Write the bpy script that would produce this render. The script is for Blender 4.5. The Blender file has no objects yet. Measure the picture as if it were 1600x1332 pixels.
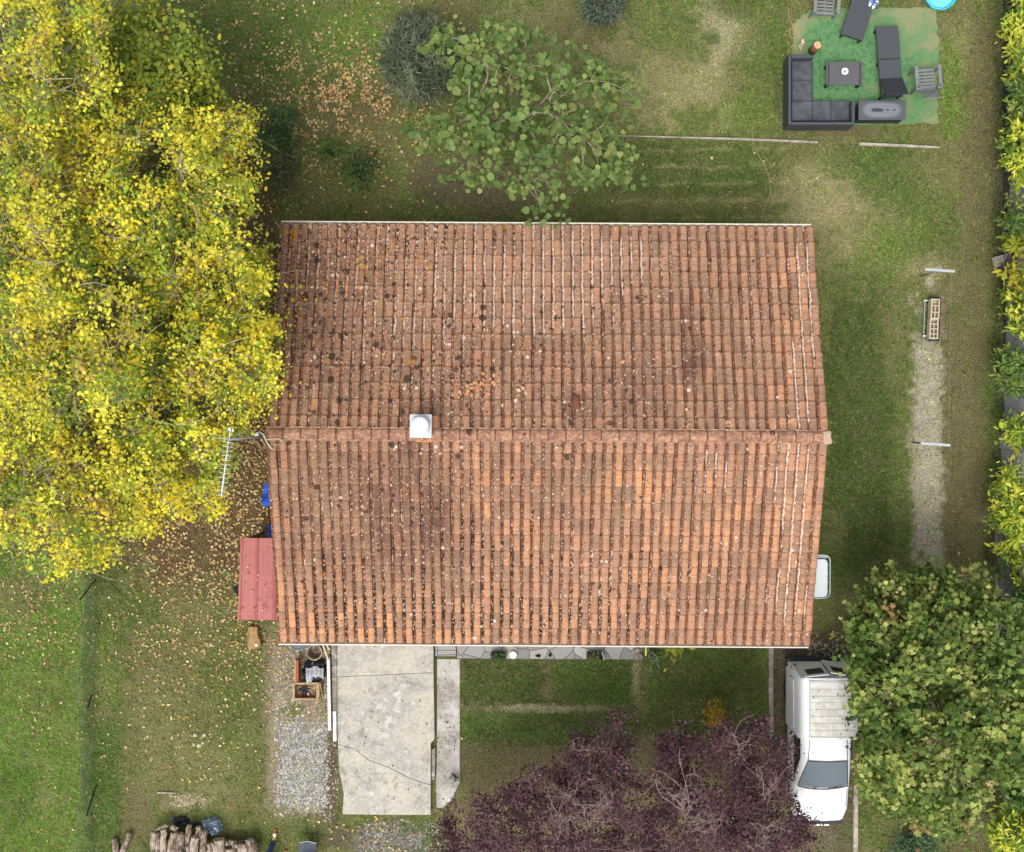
import bpy, bmesh, math, random
import numpy as np
from mathutils import Vector, Matrix
R_ = math.radians
random.seed(7); rng = np.random.default_rng(7)
scn = bpy.context.scene; COL = scn.collection

# ------------------------------------------------------------------ camera, sky, sun, exposure
H = 30.0; F = 1840.0                      # flight height in metres, focal length in pixels of the 1600 px wide photograph
cam_d = bpy.data.cameras.new('camera'); cam_d.sensor_width = 36; cam_d.lens = 36*F/1600; cam_d.clip_end = 1000
cam = bpy.data.objects.new('camera', cam_d); COL.objects.link(cam); cam.location = (0, 0, H); scn.camera = cam
world = bpy.data.worlds.new('World'); scn.world = world; world.use_nodes = True
wn = world.node_tree; bg = wn.nodes['Background']; sky = wn.nodes.new('ShaderNodeTexSky'); sky.sky_type = 'NISHITA'
sky.sun_disc = False; SUN_EL, SUN_AZ = R_(66), R_(205)
sky.sun_elevation = SUN_EL; sky.sun_rotation = SUN_AZ; sky.dust_density = 4.0; sky.air_density = 1.0
hs = wn.nodes.new('ShaderNodeHueSaturation'); hs.inputs['Saturation'].default_value = 0.22
wn.links.new(sky.outputs[0], hs.inputs['Color']); wn.links.new(hs.outputs[0], bg.inputs[0]); bg.inputs[1].default_value = 0.15
sd = bpy.data.lights.new('sun', 'SUN'); sd.energy = 1.2; sd.angle = R_(26); sd.color = (1.0, .955, .88)
sun = bpy.data.objects.new('sun', sd); COL.objects.link(sun)
d = Vector((math.sin(SUN_AZ)*math.cos(SUN_EL), math.cos(SUN_AZ)*math.cos(SUN_EL), math.sin(SUN_EL)))
sun.rotation_euler = d.to_track_quat('Z', 'Y').to_euler(); sun.location = (0, 0, 20)
scn.view_settings.view_transform = 'Standard'; scn.view_settings.look = 'None'
scn.view_settings.gamma = 1; scn.view_settings.exposure = 0.72
scn.cycles.max_bounces = 6; scn.cycles.diffuse_bounces = 3; scn.cycles.transparent_max_bounces = 8
EXPO = 1.35

# ------------------------------------------------------------------ helpers
def L1(v):
    v = v/255.0
    return v/12.92 if v <= .04045 else ((v+.055)/1.055)**2.4
def C(r, g, b, k=1.0):                    # photograph colour -> base colour
    return tuple(min(.85, L1(c)/EXPO*k) for c in (r, g, b))
def P(px, py, z=0.0):                     # measured position (photo pixels, height) -> metres
    s = (H-z)/F
    return Vector(((px-800)*s, (666-py)*s, z))
def S(n, z=0.0): return n*(H-z)/F

class Nz:                                 # value noise
    def __init__(s, seed): s.t = np.random.default_rng(seed).random((256, 256))
    def __call__(s, x, y):
        xi = np.floor(x).astype(int); yi = np.floor(y).astype(int); fx = x-xi; fy = y-yi
        fx = fx*fx*(3-2*fx); fy = fy*fy*(3-2*fy); a = s.t
        g = lambda i, j: a[(xi+i) & 255, (yi+j) & 255]
        return (g(0,0)*(1-fx)+g(1,0)*fx)*(1-fy)+(g(0,1)*(1-fx)+g(1,1)*fx)*fy
    def fbm(s, x, y, o=4):
        r = 0; a = .5; n = 0
        for i in range(o): r = r+a*s(x*2**i+17*i, y*2**i+31*i); n += a; a *= .55
        return r/n
N1, N2, N3, N4 = Nz(1), Nz(2), Nz(3), Nz(4)
def sst(a, b, x):
    t = np.clip((x-a)/(b-a), 0, 1); return t*t*(3-2*t)

def link(o, parent=None):
    COL.objects.link(o)
    if parent is not None: o.parent = parent
    return o
def tag(o, label=None, cat=None, group=None, kind=None):
    if label: o['label'] = label
    if cat: o['category'] = cat
    if group: o['group'] = group
    if kind: o['kind'] = kind
    return o
def thing(name, label, cat, loc=(0,0,0), rz=0, group=None):
    o = bpy.data.objects.new(name, None); COL.objects.link(o); o.location = loc; o.rotation_euler = (0, 0, rz)
    o.empty_display_size = .2
    return tag(o, label, cat, group)
def copy_tree(o, parent=None):
    c = o.copy(); COL.objects.link(c); c.parent = parent
    for ch in list(o.children): copy_tree(ch, c)
    return c

class MB:
    def __init__(s): s.v = []; s.f = []
    def add(s, vs, fs):
        n = len(s.v); s.v += [tuple(v) for v in vs]; s.f += [tuple(i+n for i in f) for f in fs]
    def box(s, c, size, rz=0, tilt=None):
        M = Matrix.Rotation(rz, 3, 'Z')
        if tilt is not None: M = M @ tilt
        c = Vector(c); vs = [c+M@Vector((x*size[0]/2, y*size[1]/2, z*size[2]/2)) for x in (-1,1) for y in (-1,1) for z in (-1,1)]
        s.add(vs, [(0,1,3,2),(4,6,7,5),(0,4,5,1),(2,3,7,6),(0,2,6,4),(1,5,7,3)]); return s
    def bpx(s, x0, y0, x1, y1, z0, z1):   # box whose top face spans these measured pixels
        a = P(x0, y1, z1); b = P(x1, y0, z1)
        return s.box(((a.x+b.x)/2, (a.y+b.y)/2, (z0+z1)/2), (b.x-a.x, b.y-a.y, z1-z0))
    def prism(s, pts, z0, z1):
        n = len(pts); vs = [(p[0], p[1], z0) for p in pts]+[(p[0], p[1], z1) for p in pts]
        ar = sum(pts[i][0]*pts[(i+1)%n][1]-pts[(i+1)%n][0]*pts[i][1] for i in range(n))
        fs = [tuple(range(n, 2*n)), tuple(reversed(range(n)))]+[(i, (i+1)%n, (i+1)%n+n, i+n) for i in range(n)]
        if ar < 0: fs = [tuple(reversed(f)) for f in fs]
        s.add(vs, fs); return s
    def tube(s, pts, r, n=6, cap=True):
        pts = [Vector(p) for p in pts]; m = len(pts); rs = r if isinstance(r, (list, tuple)) else [r]*m
        vs = []; u = None
        for i, p in enumerate(pts):
            t = (pts[min(i+1, m-1)]-pts[max(i-1, 0)]); t = t.normalized() if t.length > 1e-9 else Vector((0,0,1))
            if u is None: u = t.orthogonal().normalized()
            u = (u-t*u.dot(t)); u = u.normalized() if u.length > 1e-6 else t.orthogonal().normalized()
            w = t.cross(u)
            for k in range(n):
                a = 2*math.pi*k/n; vs.append(p+(u*math.cos(a)+w*math.sin(a))*rs[i])
        fs = [(i*n+k, i*n+(k+1)%n, (i+1)*n+(k+1)%n, (i+1)*n+k) for i in range(m-1) for k in range(n)]
        if cap: fs += [tuple(reversed(range(n))), tuple(range((m-1)*n, m*n))]
        s.add(vs, fs); return s
    def lathe(s, prof, c=(0,0,0), n=24):
        vs = []; m = len(prof)
        for r, z in prof:
            for k in range(n):
                a = 2*math.pi*k/n; vs.append((c[0]+r*math.cos(a), c[1]+r*math.sin(a), c[2]+z))
        fs = [(i*n+k, i*n+(k+1)%n, (i+1)*n+(k+1)%n, (i+1)*n+k) for i in range(m-1) for k in range(n)]
        fs += [tuple(reversed(range(n))), tuple(range((m-1)*n, m*n))]
        s.add(vs, fs); return s
    def build(s, name, mat, parent=None, smooth=False, bevel=0, seg=2, mats=None):
        me = bpy.data.meshes.new(name); me.from_pydata(s.v, [], s.f); me.validate(); me.update()
        me.materials.append(mat)
        if smooth: me.polygons.foreach_set('use_smooth', [True]*len(me.polygons))
        o = bpy.data.objects.new(name, me); link(o, parent)
        if parent is not None and parent.type == 'EMPTY' and parent.location.length > 0 and getattr(s, 'world', True):
            # geometry was given in world coordinates: express it under the parent
            M = (Matrix.Translation(parent.location) @ parent.rotation_euler.to_matrix().to_4x4()).inverted(); me.transform(M)
        if bevel:
            b = o.modifiers.new('bevel', 'BEVEL'); b.width = bevel; b.segments = seg; b.limit_method = 'ANGLE'; b.angle_limit = R_(35)
        return o
def LMB():
    m = MB(); m.world = False; return m

def np_mesh(name, V, Fc, mat, parent=None, col=None, attrs=None, smooth=False):
    """V (n,3), Fc (m,k) with constant k"""
    me = bpy.data.meshes.new(name); V = np.asarray(V, np.float32); Fc = np.asarray(Fc, np.int32)
    me.vertices.add(len(V)); me.vertices.foreach_set('co', V.ravel())
    k = Fc.shape[1]; me.loops.add(Fc.size); me.loops.foreach_set('vertex_index', Fc.ravel())
    me.polygons.add(len(Fc)); me.polygons.foreach_set('loop_start', np.arange(0, Fc.size, k, dtype=np.int32))
    try: me.polygons.foreach_set('loop_total', np.full(len(Fc), k, np.int32))
    except Exception: pass
    if smooth: me.polygons.foreach_set('use_smooth', np.ones(len(Fc), bool))
    for nm, a in list(({'col': col} if col is not None else {}).items())+list((attrs or {}).items()):
        a = np.asarray(a, np.float32)
        if a.shape[1] == 3: a = np.concatenate([a, np.ones((len(a), 1), np.float32)], 1)
        at = me.attributes.new(nm, 'FLOAT_COLOR', 'POINT'); at.data.foreach_set('color', np.ascontiguousarray(a).ravel())
    me.update(calc_edges=True); me.validate(); me.materials.append(mat)
    o = bpy.data.objects.new(name, me); link(o, parent); return o

# ---- node helper: sockets with arithmetic
class NT:
    def __init__(s, name):
        s.m = bpy.data.materials.new(name); s.m.use_nodes = True; s.t = s.m.node_tree; s.b = s.t.nodes['Principled BSDF']
        s.out = s.t.nodes['Material Output']
    def put(s, sock, v):
        if isinstance(v, Sk): s.t.links.new(v.s, sock)
        elif isinstance(v, (tuple, list)): sock.default_value = tuple(v) if len(v) == len(sock.default_value) else tuple(v)+(1,)
        else: sock.default_value = v
    def math(s, op, a, b=None, c=None):
        n = s.t.nodes.new('ShaderNodeMath'); n.operation = op; s.put(n.inputs[0], a)
        if b is not None: s.put(n.inputs[1], b)
        if c is not None: s.put(n.inputs[2], c)
        return Sk(s, n.outputs[0])
    def coord(s, scale=(1,1,1), kind='Object', loc=(0,0,0)):
        n = s.t.nodes.new('ShaderNodeTexCoord'); m = s.t.nodes.new('ShaderNodeMapping'); m.inputs['Scale'].default_value = scale
        m.inputs['Location'].default_value = loc
        s.t.links.new(n.outputs[kind], m.inputs[0]); return Sk(s, m.outputs[0])
    def noise(s, co, scale, detail=3, rough=.55, dist=0):
        n = s.t.nodes.new('ShaderNodeTexNoise'); s.put(n.inputs['Vector'], co); n.inputs['Scale'].default_value = scale
        n.inputs['Detail'].default_value = detail; n.inputs['Roughness'].default_value = rough; n.inputs['Distortion'].default_value = dist
        return Sk(s, n.outputs['Fac'])
    def voro(s, co, scale, feature='F1', rnd=1.0):
        n = s.t.nodes.new('ShaderNodeTexVoronoi'); s.put(n.inputs['Vector'], co); n.inputs['Scale'].default_value = scale
        n.feature = feature; n.inputs['Randomness'].default_value = rnd
        return Sk(s, n.outputs['Distance']), (Sk(s, n.outputs['Color']) if feature != 'DISTANCE_TO_EDGE' else None)
    def attr(s, name):
        n = s.t.nodes.new('ShaderNodeAttribute'); n.attribute_name = name; return Sk(s, n.outputs['Color']), Sk(s, n.outputs['Alpha'])
    def sep(s, v):
        n = s.t.nodes.new('ShaderNodeSeparateColor'); s.put(n.inputs[0], v); return [Sk(s, o) for o in n.outputs]
    def mix(s, f, a, b, mode='MIX'):
        n = s.t.nodes.new('ShaderNodeMix'); n.data_type = 'RGBA'; n.blend_type = mode
        s.put(n.inputs[0], f); s.put(n.inputs[6], a); s.put(n.inputs[7], b); return Sk(s, n.outputs[2])
    def ss(s, a, b, x):
        n = s.t.nodes.new('ShaderNodeMapRange'); n.interpolation_type = 'SMOOTHSTEP'
        s.put(n.inputs[0], x); s.put(n.inputs[1], a); s.put(n.inputs[2], b); return Sk(s, n.outputs[0])
    def val(s, c, f):       # multiply a colour by a scalar socket
        n = s.t.nodes.new('ShaderNodeVectorMath'); n.operation = 'SCALE'; s.put(n.inputs[0], c); s.put(n.inputs[3], f); return Sk(s, n.outputs[0])
    def bump(s, h, dist=.01, strength=1):
        n = s.t.nodes.new('ShaderNodeBump'); s.put(n.inputs['Height'], h); n.inputs['Distance'].default_value = dist
        n.inputs['Strength'].default_value = strength; s.t.links.new(n.outputs[0], s.b.inputs['Normal'])
    def done(s, col, rough=.8, metal=0, spec=.3):
        s.put(s.b.inputs['Base Color'], col); s.put(s.b.inputs['Roughness'], rough); s.put(s.b.inputs['Metallic'], metal)
        s.b.inputs['Specular IOR Level'].default_value = spec; return s.m
class Sk:
    def __init__(s, nt, sock): s.n = nt; s.s = sock
    def __add__(s, o): return s.n.math('ADD', s, o)
    __radd__ = __add__
    def __mul__(s, o): return s.n.math('MULTIPLY', s, o)
    __rmul__ = __mul__
    def __sub__(s, o): return s.n.math('SUBTRACT', s, o)
    def __rsub__(s, o): return s.n.math('SUBTRACT', o, s)
    def lt(s, o): return s.n.math('LESS_THAN', s, o)
    def gt(s, o): return s.n.math('GREATER_THAN', s, o)

def simple(name, col, rough=.7, var=.25, scale=8, metal=0, spec=.3, bump=0, col2=None, fine=60, stretch=(1,1,1)):
    t = NT(name); co = t.coord(stretch); a = t.noise(co, scale, 4, .6); b = t.noise(co, fine, 2)
    k = (a-.5)*(2*var)+(b-.5)*var+1.0
    base = t.mix(t.ss(.42, .62, a), col, col2) if col2 else None
    c = t.val(base if base is not None else t.mix(0.0, col, col), k)
    if bump: t.bump(b+a, bump)
    return t.done(c, rough, metal, spec)
def leafmat(name, trans=.42, rough=.55):
    t = NT(name); c, _ = t.attr('col'); co = t.coord(); k = (t.noise(co, 30, 2)-.5)*.35+1.0
    cc = t.val(c, k); t.done(cc, rough, 0, .25)
    tr = t.t.nodes.new('ShaderNodeBsdfTranslucent'); t.put(tr.inputs[0], cc)
    mx = t.t.nodes.new('ShaderNodeMixShader'); mx.inputs[0].default_value = trans
    t.t.links.new(t.b.outputs[0], mx.inputs[1]); t.t.links.new(tr.outputs[0], mx.inputs[2]); t.t.links.new(mx.outputs[0], t.out.inputs[0])
    return t.m
LEAF = leafmat('leaf'); GRASS = leafmat('grass_blade', .2, .7); DRYLEAF = leafmat('dry_leaf', .1, .7)
STONE = None
def colmat(name, rough=.85):
    t = NT(name); c, _ = t.attr('col'); co = t.coord(); k = (t.noise(co, 40, 3)-.5)*.5+1.0
    return t.done(t.val(c, k), rough)
STONE = colmat('stone_chips')

# ------------------------------------------------------------------ ground sheet
def inpoly(poly, x, y):
    x = np.asarray(x); y = np.asarray(y); r = np.zeros(x.shape, bool); n = len(poly)
    for i in range(n):
        x1, y1 = poly[i]; x2, y2 = poly[(i+1) % n]
        c = (y1 > y) != (y2 > y); r ^= c & (x < (x2-x1)*(y-y1)/((y2-y1) if y2 != y1 else 1e-9)+x1)
    return r
PAL = dict(
  lush=(84,110,48), green=(98,114,58), vivid=(106,134,56), olive=(114,114,70), straw=(156,148,106), tan=(172,162,132), brown=(112,102,72),
  dark=(82,80,56), dgreen=(78,94,46), litter=(104,82,58), soil=(98,86,72), grey=(158,156,150), path=(178,168,150), gdirt=(146,132,114), dgrav=(116,112,106))
# kind, cx, cy, rx, ry, colour, strength, raggedness      (positions on the ground as measured)
PATCH = [
 ('b',500,80,200,110,'green',.8,.5),('b',560,60,80,70,'vivid',.6,.8),('b',540,160,130,50,'litter',.45,.9),('b',480,280,130,80,'olive',.6,.7),
 ('b',480,190,70,50,'brown',.5,.8),('b',620,270,90,70,'olive',.6,.6),('b',740,290,110,60,'soil',.85,.6),('b',850,270,90,40,'brown',.6,.7),
 ('b',720,60,80,60,'brown',.4,.8),('b',830,60,80,70,'straw',.45,.9),('b',900,50,60,40,'brown',.5,.7),('b',1010,130,120,90,'straw',.6,1.0),
 ('b',1130,50,60,50,'tan',.7,1.0),('b',1100,150,90,60,'straw',.55,1.1),('b',1060,60,60,40,'green',.7,.8),('b',1180,120,40,120,'green',.8,.7),
 ('b',1215,60,20,90,'lush',.6,.6),('b',1170,170,60,40,'vivid',.3,1.0),('b',1110,60,18,14,'dgreen',.8,.6),('b',1150,10,40,25,'dgreen',.7,.6),
 ('r',1080,280,140,58,'dgreen',.8,.25),('b',1160,240,80,30,'green',.6,.8),('r',1080,322,150,16,'olive',.8,.5),
 ('b',1290,300,80,60,'straw',.8,.6),('b',1260,340,60,40,'straw',.7,.6),('b',1350,350,80,50,'straw',.45,.7),('b',1370,260,60,60,'lush',.85,.6),
 ('b',1420,300,50,40,'lush',.7,.7),('b',1310,260,30,30,'green',.7,.8),('b',1390,470,60,120,'green',.6,.8),('b',1400,200,200,22,'olive',.5,.6),('b',1330,205,60,12,'brown',.8,.5),('b',1480,250,70,90,'olive',.8,.6),('b',1530,280,40,160,'brown',.7,.5),
 ('b',1500,60,50,80,'straw',.45,.8),('b',1535,100,25,140,'brown',.7,.6),('b',1480,120,24,90,'vivid',.75,.6),('b',1490,180,30,40,'vivid',.5,.7),
 ('b',1480,20,60,30,'olive',.6,.6),('b',1310,10,90,20,'olive',.6,.6),('b',1225,150,20,60,'dgreen',.6,.6),
 ('b',1330,400,60,40,'straw',.35,.8),('b',1390,400,60,60,'vivid',.45,.7),('b',1330,520,50,90,'green',.7,.7),('r',1345,690,52,240,'dgreen',.9,.35),
 ('b',1340,760,40,120,'dgreen',.7,.7),('b',1300,830,24,50,'olive',.7,.7),('b',1400,520,35,100,'olive',.8,.7),('b',1405,760,18,170,'green',.6,.6),('b',1450,420,50,22,'straw',.7,.7),
 ('r',1500,660,34,240,'brown',.85,.25),('b',1500,780,50,140,'brown',.8,.5),('b',1440,470,20,60,'olive',.7,.7),
 ('b',1500,500,16,40,'green',.45,1.0),('r',1568,640,17,260,'dgreen',.9,.3),('r',1568,240,14,240,'dark',.8,.35),('b',1340,960,60,60,'dark',.6,.6),
 ('b',1330,930,70,40,'olive',.5,.6),
 ('r',1290,1030,80,40,'dark',.95,.4),('r',1220,1120,16,130,'dark',.95,.3),('r',1275,1170,62,170,'soil',.9,.2),('b',1295,1310,30,20,'dgrav',.7,.6),('r',1320,1290,12,60,'soil',.8,.5),
 ('b',1290,1012,40,14,'dgrav',.6,1.0),('b',1360,1290,60,40,'green',.8,.6),('b',1400,1300,20,30,'straw',.4,.9),('b',1400,1330,60,18,'dgreen',.7,.6),
 ('b',1520,1290,60,60,'brown',.8,.5),('b',1420,1100,110,200,'dark',.8,.4),
 ('r',190,540,240,350,'litter',.8,.4),('b',400,90,90,110,'green',.8,.6),('b',440,200,70,60,'olive',.6,.8),('b',430,60,60,70,'lush',.4,.9),('r',385,610,50,260,'litter',.95,.4),('b',300,880,90,90,'litter',.85,.7),('b',150,870,60,60,'dgreen',.8,.6),
 ('b',330,60,90,80,'green',.8,.6),('b',350,160,60,40,'brown',.6,.7),
 ('r',60,1120,80,260,'vivid',.8,.2),('b',30,930,80,40,'brown',.6,.8),('b',60,1080,40,60,'olive',.35,.9),('b',30,1250,50,60,'lush',.5,.9),('b',70,1240,18,70,'straw',.25,.9),
 ('r',165,1230,28,120,'lush',.8,.6),('b',165,1050,30,60,'vivid',.6,.8),('b',138,1100,8,260,'dgreen',.5,.9),
 ('r',310,1110,112,190,'olive',.85,.25),('b',370,1100,50,130,'green',.5,.8),('b',330,1200,60,70,'straw',.22,.9),('b',250,1150,40,90,'straw',.15,.9),
 ('b',215,1270,30,60,'brown',.8,.5),('b',290,1256,50,16,'tan',.35,.8),('b',330,1280,60,22,'green',.7,.7),('b',200,960,60,40,'green',.6,.8),
 ('r',467,1130,50,146,'gdirt',1.,.2),('r',475,1195,34,66,'grey',1.,.35),('b',460,1110,26,12,'green',.9,.6),('b',440,1090,14,40,'grey',.4,.9),('r',517,1215,11,66,'soil',1.,.5),
 ('b',470,1300,60,24,'green',.9,.5),('b',610,1315,90,30,'dgrav',1.,.6),('b',530,1310,26,30,'soil',.8,.8),('b',650,1290,30,16,'green',.6,.8),('b',440,1300,40,40,'olive',.5,.8),
 ('r',860,1085,150,110,'soil',.65,.2),('r',785,1066,66,40,'dgreen',.9,.5),('r',927,1066,62,38,'lush',.95,.3),('r',810,1140,110,30,'lush',.8,.6),('b',960,1125,60,26,'dgreen',.7,.6),
 ('b',850,1107,120,7,'tan',.75,.6),('b',994,1060,8,44,'tan',.5,.6),('b',858,1070,8,36,'brown',.7,.6),('b',790,1200,90,50,'brown',.7,.6),('b',745,1165,40,26,'dgreen',.6,.7),
 ('r',1105,1075,94,75,'dgreen',.8,.2),('b',1100,1110,50,20,'olive',.6,.8),('b',1080,1050,40,18,'brown',.35,.9),('b',1170,1100,30,40,'green',.7,.7),('r',985,1255,290,90,'brown',.9,.4),
 ('b',1170,1320,30,20,'olive',.8,.5)]
PATHS = [('r',1449,712,23,184,'path',.9,.7),('b',1456,442,14,18,'path',.8,.9),('b',1460,420,26,12,'tan',.6,.9)]
def ground_colour(px, py):
    n = N1.fbm(px/55, py/55, 4); n2 = N2.fbm(px/18, py/18, 4); n3 = N3.fbm(px/140+9, py/140, 3)
    mixv = sst(.36, .64, n*.6+n3*.4)[..., None]
    col = np.array(C(*PAL['green']))*(1-mixv)+np.array(C(*PAL['olive']))*mixv
    hf0 = N4.fbm(px/6, py/6+50, 2)-.5; wx = (N3.fbm(px/30+5, py/30, 3)-.5); wy = (N4.fbm(px/30, py/30+8, 3)-.5)
    for kind, cx, cy, rx, ry, c, s, rag in PATCH+PATHS:
        dx = (px-cx)/rx; dy = (py-cy)/ry
        if kind == 'b': dd = np.sqrt(dx*dx+dy*dy); m = sst(1.2, .4, dd+(n2-.5)*1.9*rag+wx*.9*rag+hf0*.5*rag)
        else: dd = (np.abs(dx)**8+np.abs(dy)**8)**.125; e = 9/min(rx, ry); m = sst(1+e, 1-e, dd+((n2-.5)*1.2+wx*.6+hf0*.6)*rag*.9+hf0*e*1.2)
        m = (m*s)[..., None]; col = col*(1-m)+np.array(C(*PAL[c]))*m
    # dry/green mottling of the worn lawn
    mot = sst(.47, .62, N2.fbm(px/7+3, py/7, 3)*.6+N4.fbm(px/26, py/26, 2)*.4)[..., None]*.8
    lum = col.sum(-1, keepdims=True); st = np.array(C(*PAL['straw'])); col = col*(1-mot*.42)+(st/st.sum()*lum*1.22)*mot*.42
    # mown stripes
    st = ((px > 930) & (px < 1230) & (py > 225) & (py < 345))*sst(.55, 1., np.sin((py+px*.01+wy*8)/26.5*2*np.pi*1.0))*sst(.35, .6, n2)
    col = col*(1-.5*st[..., None])+np.array(C(*PAL['straw']))*.5*st[..., None]
    hf = N1.fbm(px/5+40, py/5, 2)
    return col*(.80+.26*n2[..., None]+.16*hf[..., None])
def axis(lo, hi, step):
    a = np.arange(lo, hi+1e-6, step); far = np.array([1.0, 3, 7, 15, 30, 60, 120, 250])
    return np.concatenate([(lo-far)[::-1], a, hi+far])
gx = axis(-14, 14, .062); gy = axis(-12, 12, .062)
X, Y = np.meshgrid(gx, gy, indexing='ij'); nx, ny = X.shape
px_ = X*F/H+800; py_ = 666-Y*F/H
gc = ground_colour(px_, py_).reshape(-1, 3)
idx = np.arange(nx*ny).reshape(nx, ny); q = np.stack([idx[:-1,:-1], idx[1:,:-1], idx[1:,1:], idx[:-1,1:]], -1).reshape(-1, 4)
t = NT('garden_soil'); c, _ = t.attr('col'); co = t.coord(kind='Object')
n1 = t.noise(co, 22, 4, .65); n2 = t.noise(co, 75, 3, .6); n3 = t.noise(co, 7, 3)
n4 = t.noise(co, 38, 3, .6); n5 = t.noise(t.coord(loc=(5,2,0)), 11, 4, .7)
n6 = t.noise(t.coord(loc=(1,7,0)), 16, 4, .75)
col = t.val(c, (n1-.5)*1.9+(n4-.5)*3.4+(n3-.5)*.6+(n5-.5)*1.3+1.02)
col = t.mix(t.ss(.56, .66, n6)*.42, col, C(162,154,114)); col = t.mix(t.ss(.44, .35, n6)*.5, col, C(76,80,48))
col = t.mix(t.ss(.54, .64, n4)*.32, col, C(178,164,126)); col = t.mix(t.ss(.55, .70, n5)*.30, col, t.val(t.mix(0.0, c, c), .62)); t.bump(n4+n1, .03)
GM = t.done(col, .95, 0, .1)
ground = np_mesh('ground', np.stack([X.ravel(), Y.ravel(), np.zeros(X.size)], 1), q, GM, col=gc)
tag(ground, 'worn lawn and bare soil of the garden', kind='structure')

# covered areas where no grass, leaf or stone may lie (measured on the ground)
HOUSE = [(455,372),(1250,376),(1247,985),(455,982)]
SLAB = [(527,985),(678,985),(675,1274),(530,1274)]
WALK = [(680,985),(720,985),(720,1232),(680,1262)]
TERR = [(679,985),(1006,985),(1004,1030),(679,1030)]
TURF = [(1238,38),(1262,18),(1300,14),(1462,12),(1468,80),(1464,140),(1466,193),(1330,196),(1240,190)]
def clear(px, py, turf=True):
    r = inpoly(HOUSE, px, py)
    for k in (SLAB, WALK, TERR)+((TURF,) if turf else ()): r |= inpoly(k, px, py)
    return ~r
def rect_pts(n, x0, y0, x1, y1): return rng.uniform(x0, x1, n), rng.uniform(y0, y1, n)

# grass blades: small bent triangles
def make_grass(n):
    px, py = rect_pts(n, -30, -30, 1630, 1362); c = ground_colour(px, py)
    g = c[:, 1]/(c[:, 0]+1e-6); keep = clear(px, py) & (rng.random(n) < sst(.80, 1.25, g)*.9+.12)
    keep &= ~((py > 1180) & (px > 690) & (px < 1290) & (rng.random(n) < .75)); keep &= ~((px > 1426) & (px < 1474) & (py > 530) & (py < 890) & (rng.random(n) < .9))
    keep &= ~((px > 425) & (px < 512) & (py > 1003) & (py < 1272) & (g < 1.02))
    px, py, c, g = px[keep], py[keep], c[keep], g[keep]; m = len(px)
    x = (px-800)*H/F; y = (666-py)*H/F; a = rng.uniform(0, 2*np.pi, m); L = rng.uniform(.03, .075, m)*(1+.5*(g > 1.12)); w = rng.uniform(.007, .016, m)
    dx, dy = np.cos(a), np.sin(a); h = L*rng.uniform(.35, .9, m)
    V = np.empty((m, 3, 3)); V[:, 0] = np.stack([x-dy*w, y+dx*w, np.full(m, .0)], 1); V[:, 1] = np.stack([x+dy*w, y-dx*w, np.full(m, .0)], 1)
    V[:, 2] = np.stack([x+dx*L*.8, y+dy*L*.8, h], 1)
    k = rng.uniform(.7, 2.1, m)[:, None]; cc = c*k; dry = (rng.random(m) < .10)[:, None]
    cc = np.where(dry, np.array(C(176,160,112))*rng.uniform(.7, 1.1, (m, 1)), cc); cc[:, 1] *= np.where(dry[:, 0], 1, 1.04)
    np_mesh('grass', V.reshape(-1, 3), np.arange(m*3).reshape(-1, 3), GRASS, col=np.repeat(np.clip(cc, 0, .8), 3, 0))
    tag(bpy.data.objects['grass'], 'short patchy grass blades of the lawn', 'grass', kind='stuff')
make_grass(400000)
def make_tufts(n):
    px, py = rect_pts(n, -30, -30, 1630, 1362); c = ground_colour(px, py); g = c[:, 1]/(c[:, 0]+1e-6); cl_ = N2.fbm(px/24+60, py/24, 3)
    keep = clear(px, py) & (rng.random(n) < sst(.86, 1.2, g)*.8+.12) & (cl_+rng.random(n)*.35 > .60) & ~((py > 1180) & (px > 690) & (px < 1290)); px, py, c = px[keep], py[keep], c[keep]; m = len(px); nb = 9
    i = np.repeat(np.arange(m), nb); a = rng.uniform(0, 2*np.pi, m*nb); L = np.repeat(rng.uniform(.04, .11, m), nb)*rng.uniform(.6, 1.1, m*nb); w = rng.uniform(.008, .017, m*nb)
    x = ((px-800)*H/F)[i]+rng.normal(0, .012, m*nb); y = ((666-py)*H/F)[i]+rng.normal(0, .012, m*nb); dx, dy = np.cos(a), np.sin(a); h = L*rng.uniform(.2, .8, m*nb)
    V = np.empty((m*nb, 3, 3)); V[:, 0] = np.stack([x-dy*w, y+dx*w, np.full(m*nb, .004)], 1); V[:, 1] = np.stack([x+dy*w, y-dx*w, np.full(m*nb, .004)], 1); V[:, 2] = np.stack([x+dx*L*.8, y+dy*L*.8, h], 1)
    typ = rng.random(m); hue = np.where(typ[:, None] < .30, np.array([[1.25, 1.2, 1.1]]), np.where(typ[:, None] < .8, np.array([[.95, 1.18, .8]]), np.array([[1.25, 1.35, .75]])))
    cc = (c*hue*rng.uniform(.75, 1.5, (m, 1)))[i]*rng.uniform(.8, 1.3, (m*nb, 1))
    np_mesh('grass_tufts', V.reshape(-1, 3), np.arange(m*nb*3).reshape(-1, 3), GRASS, col=np.repeat(np.clip(cc, 0, .8), 3, 0)); tag(bpy.data.objects['grass_tufts'], 'small weed rosettes and tufts dotted over the lawn', 'grass', kind='stuff')
make_tufts(130000)

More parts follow.
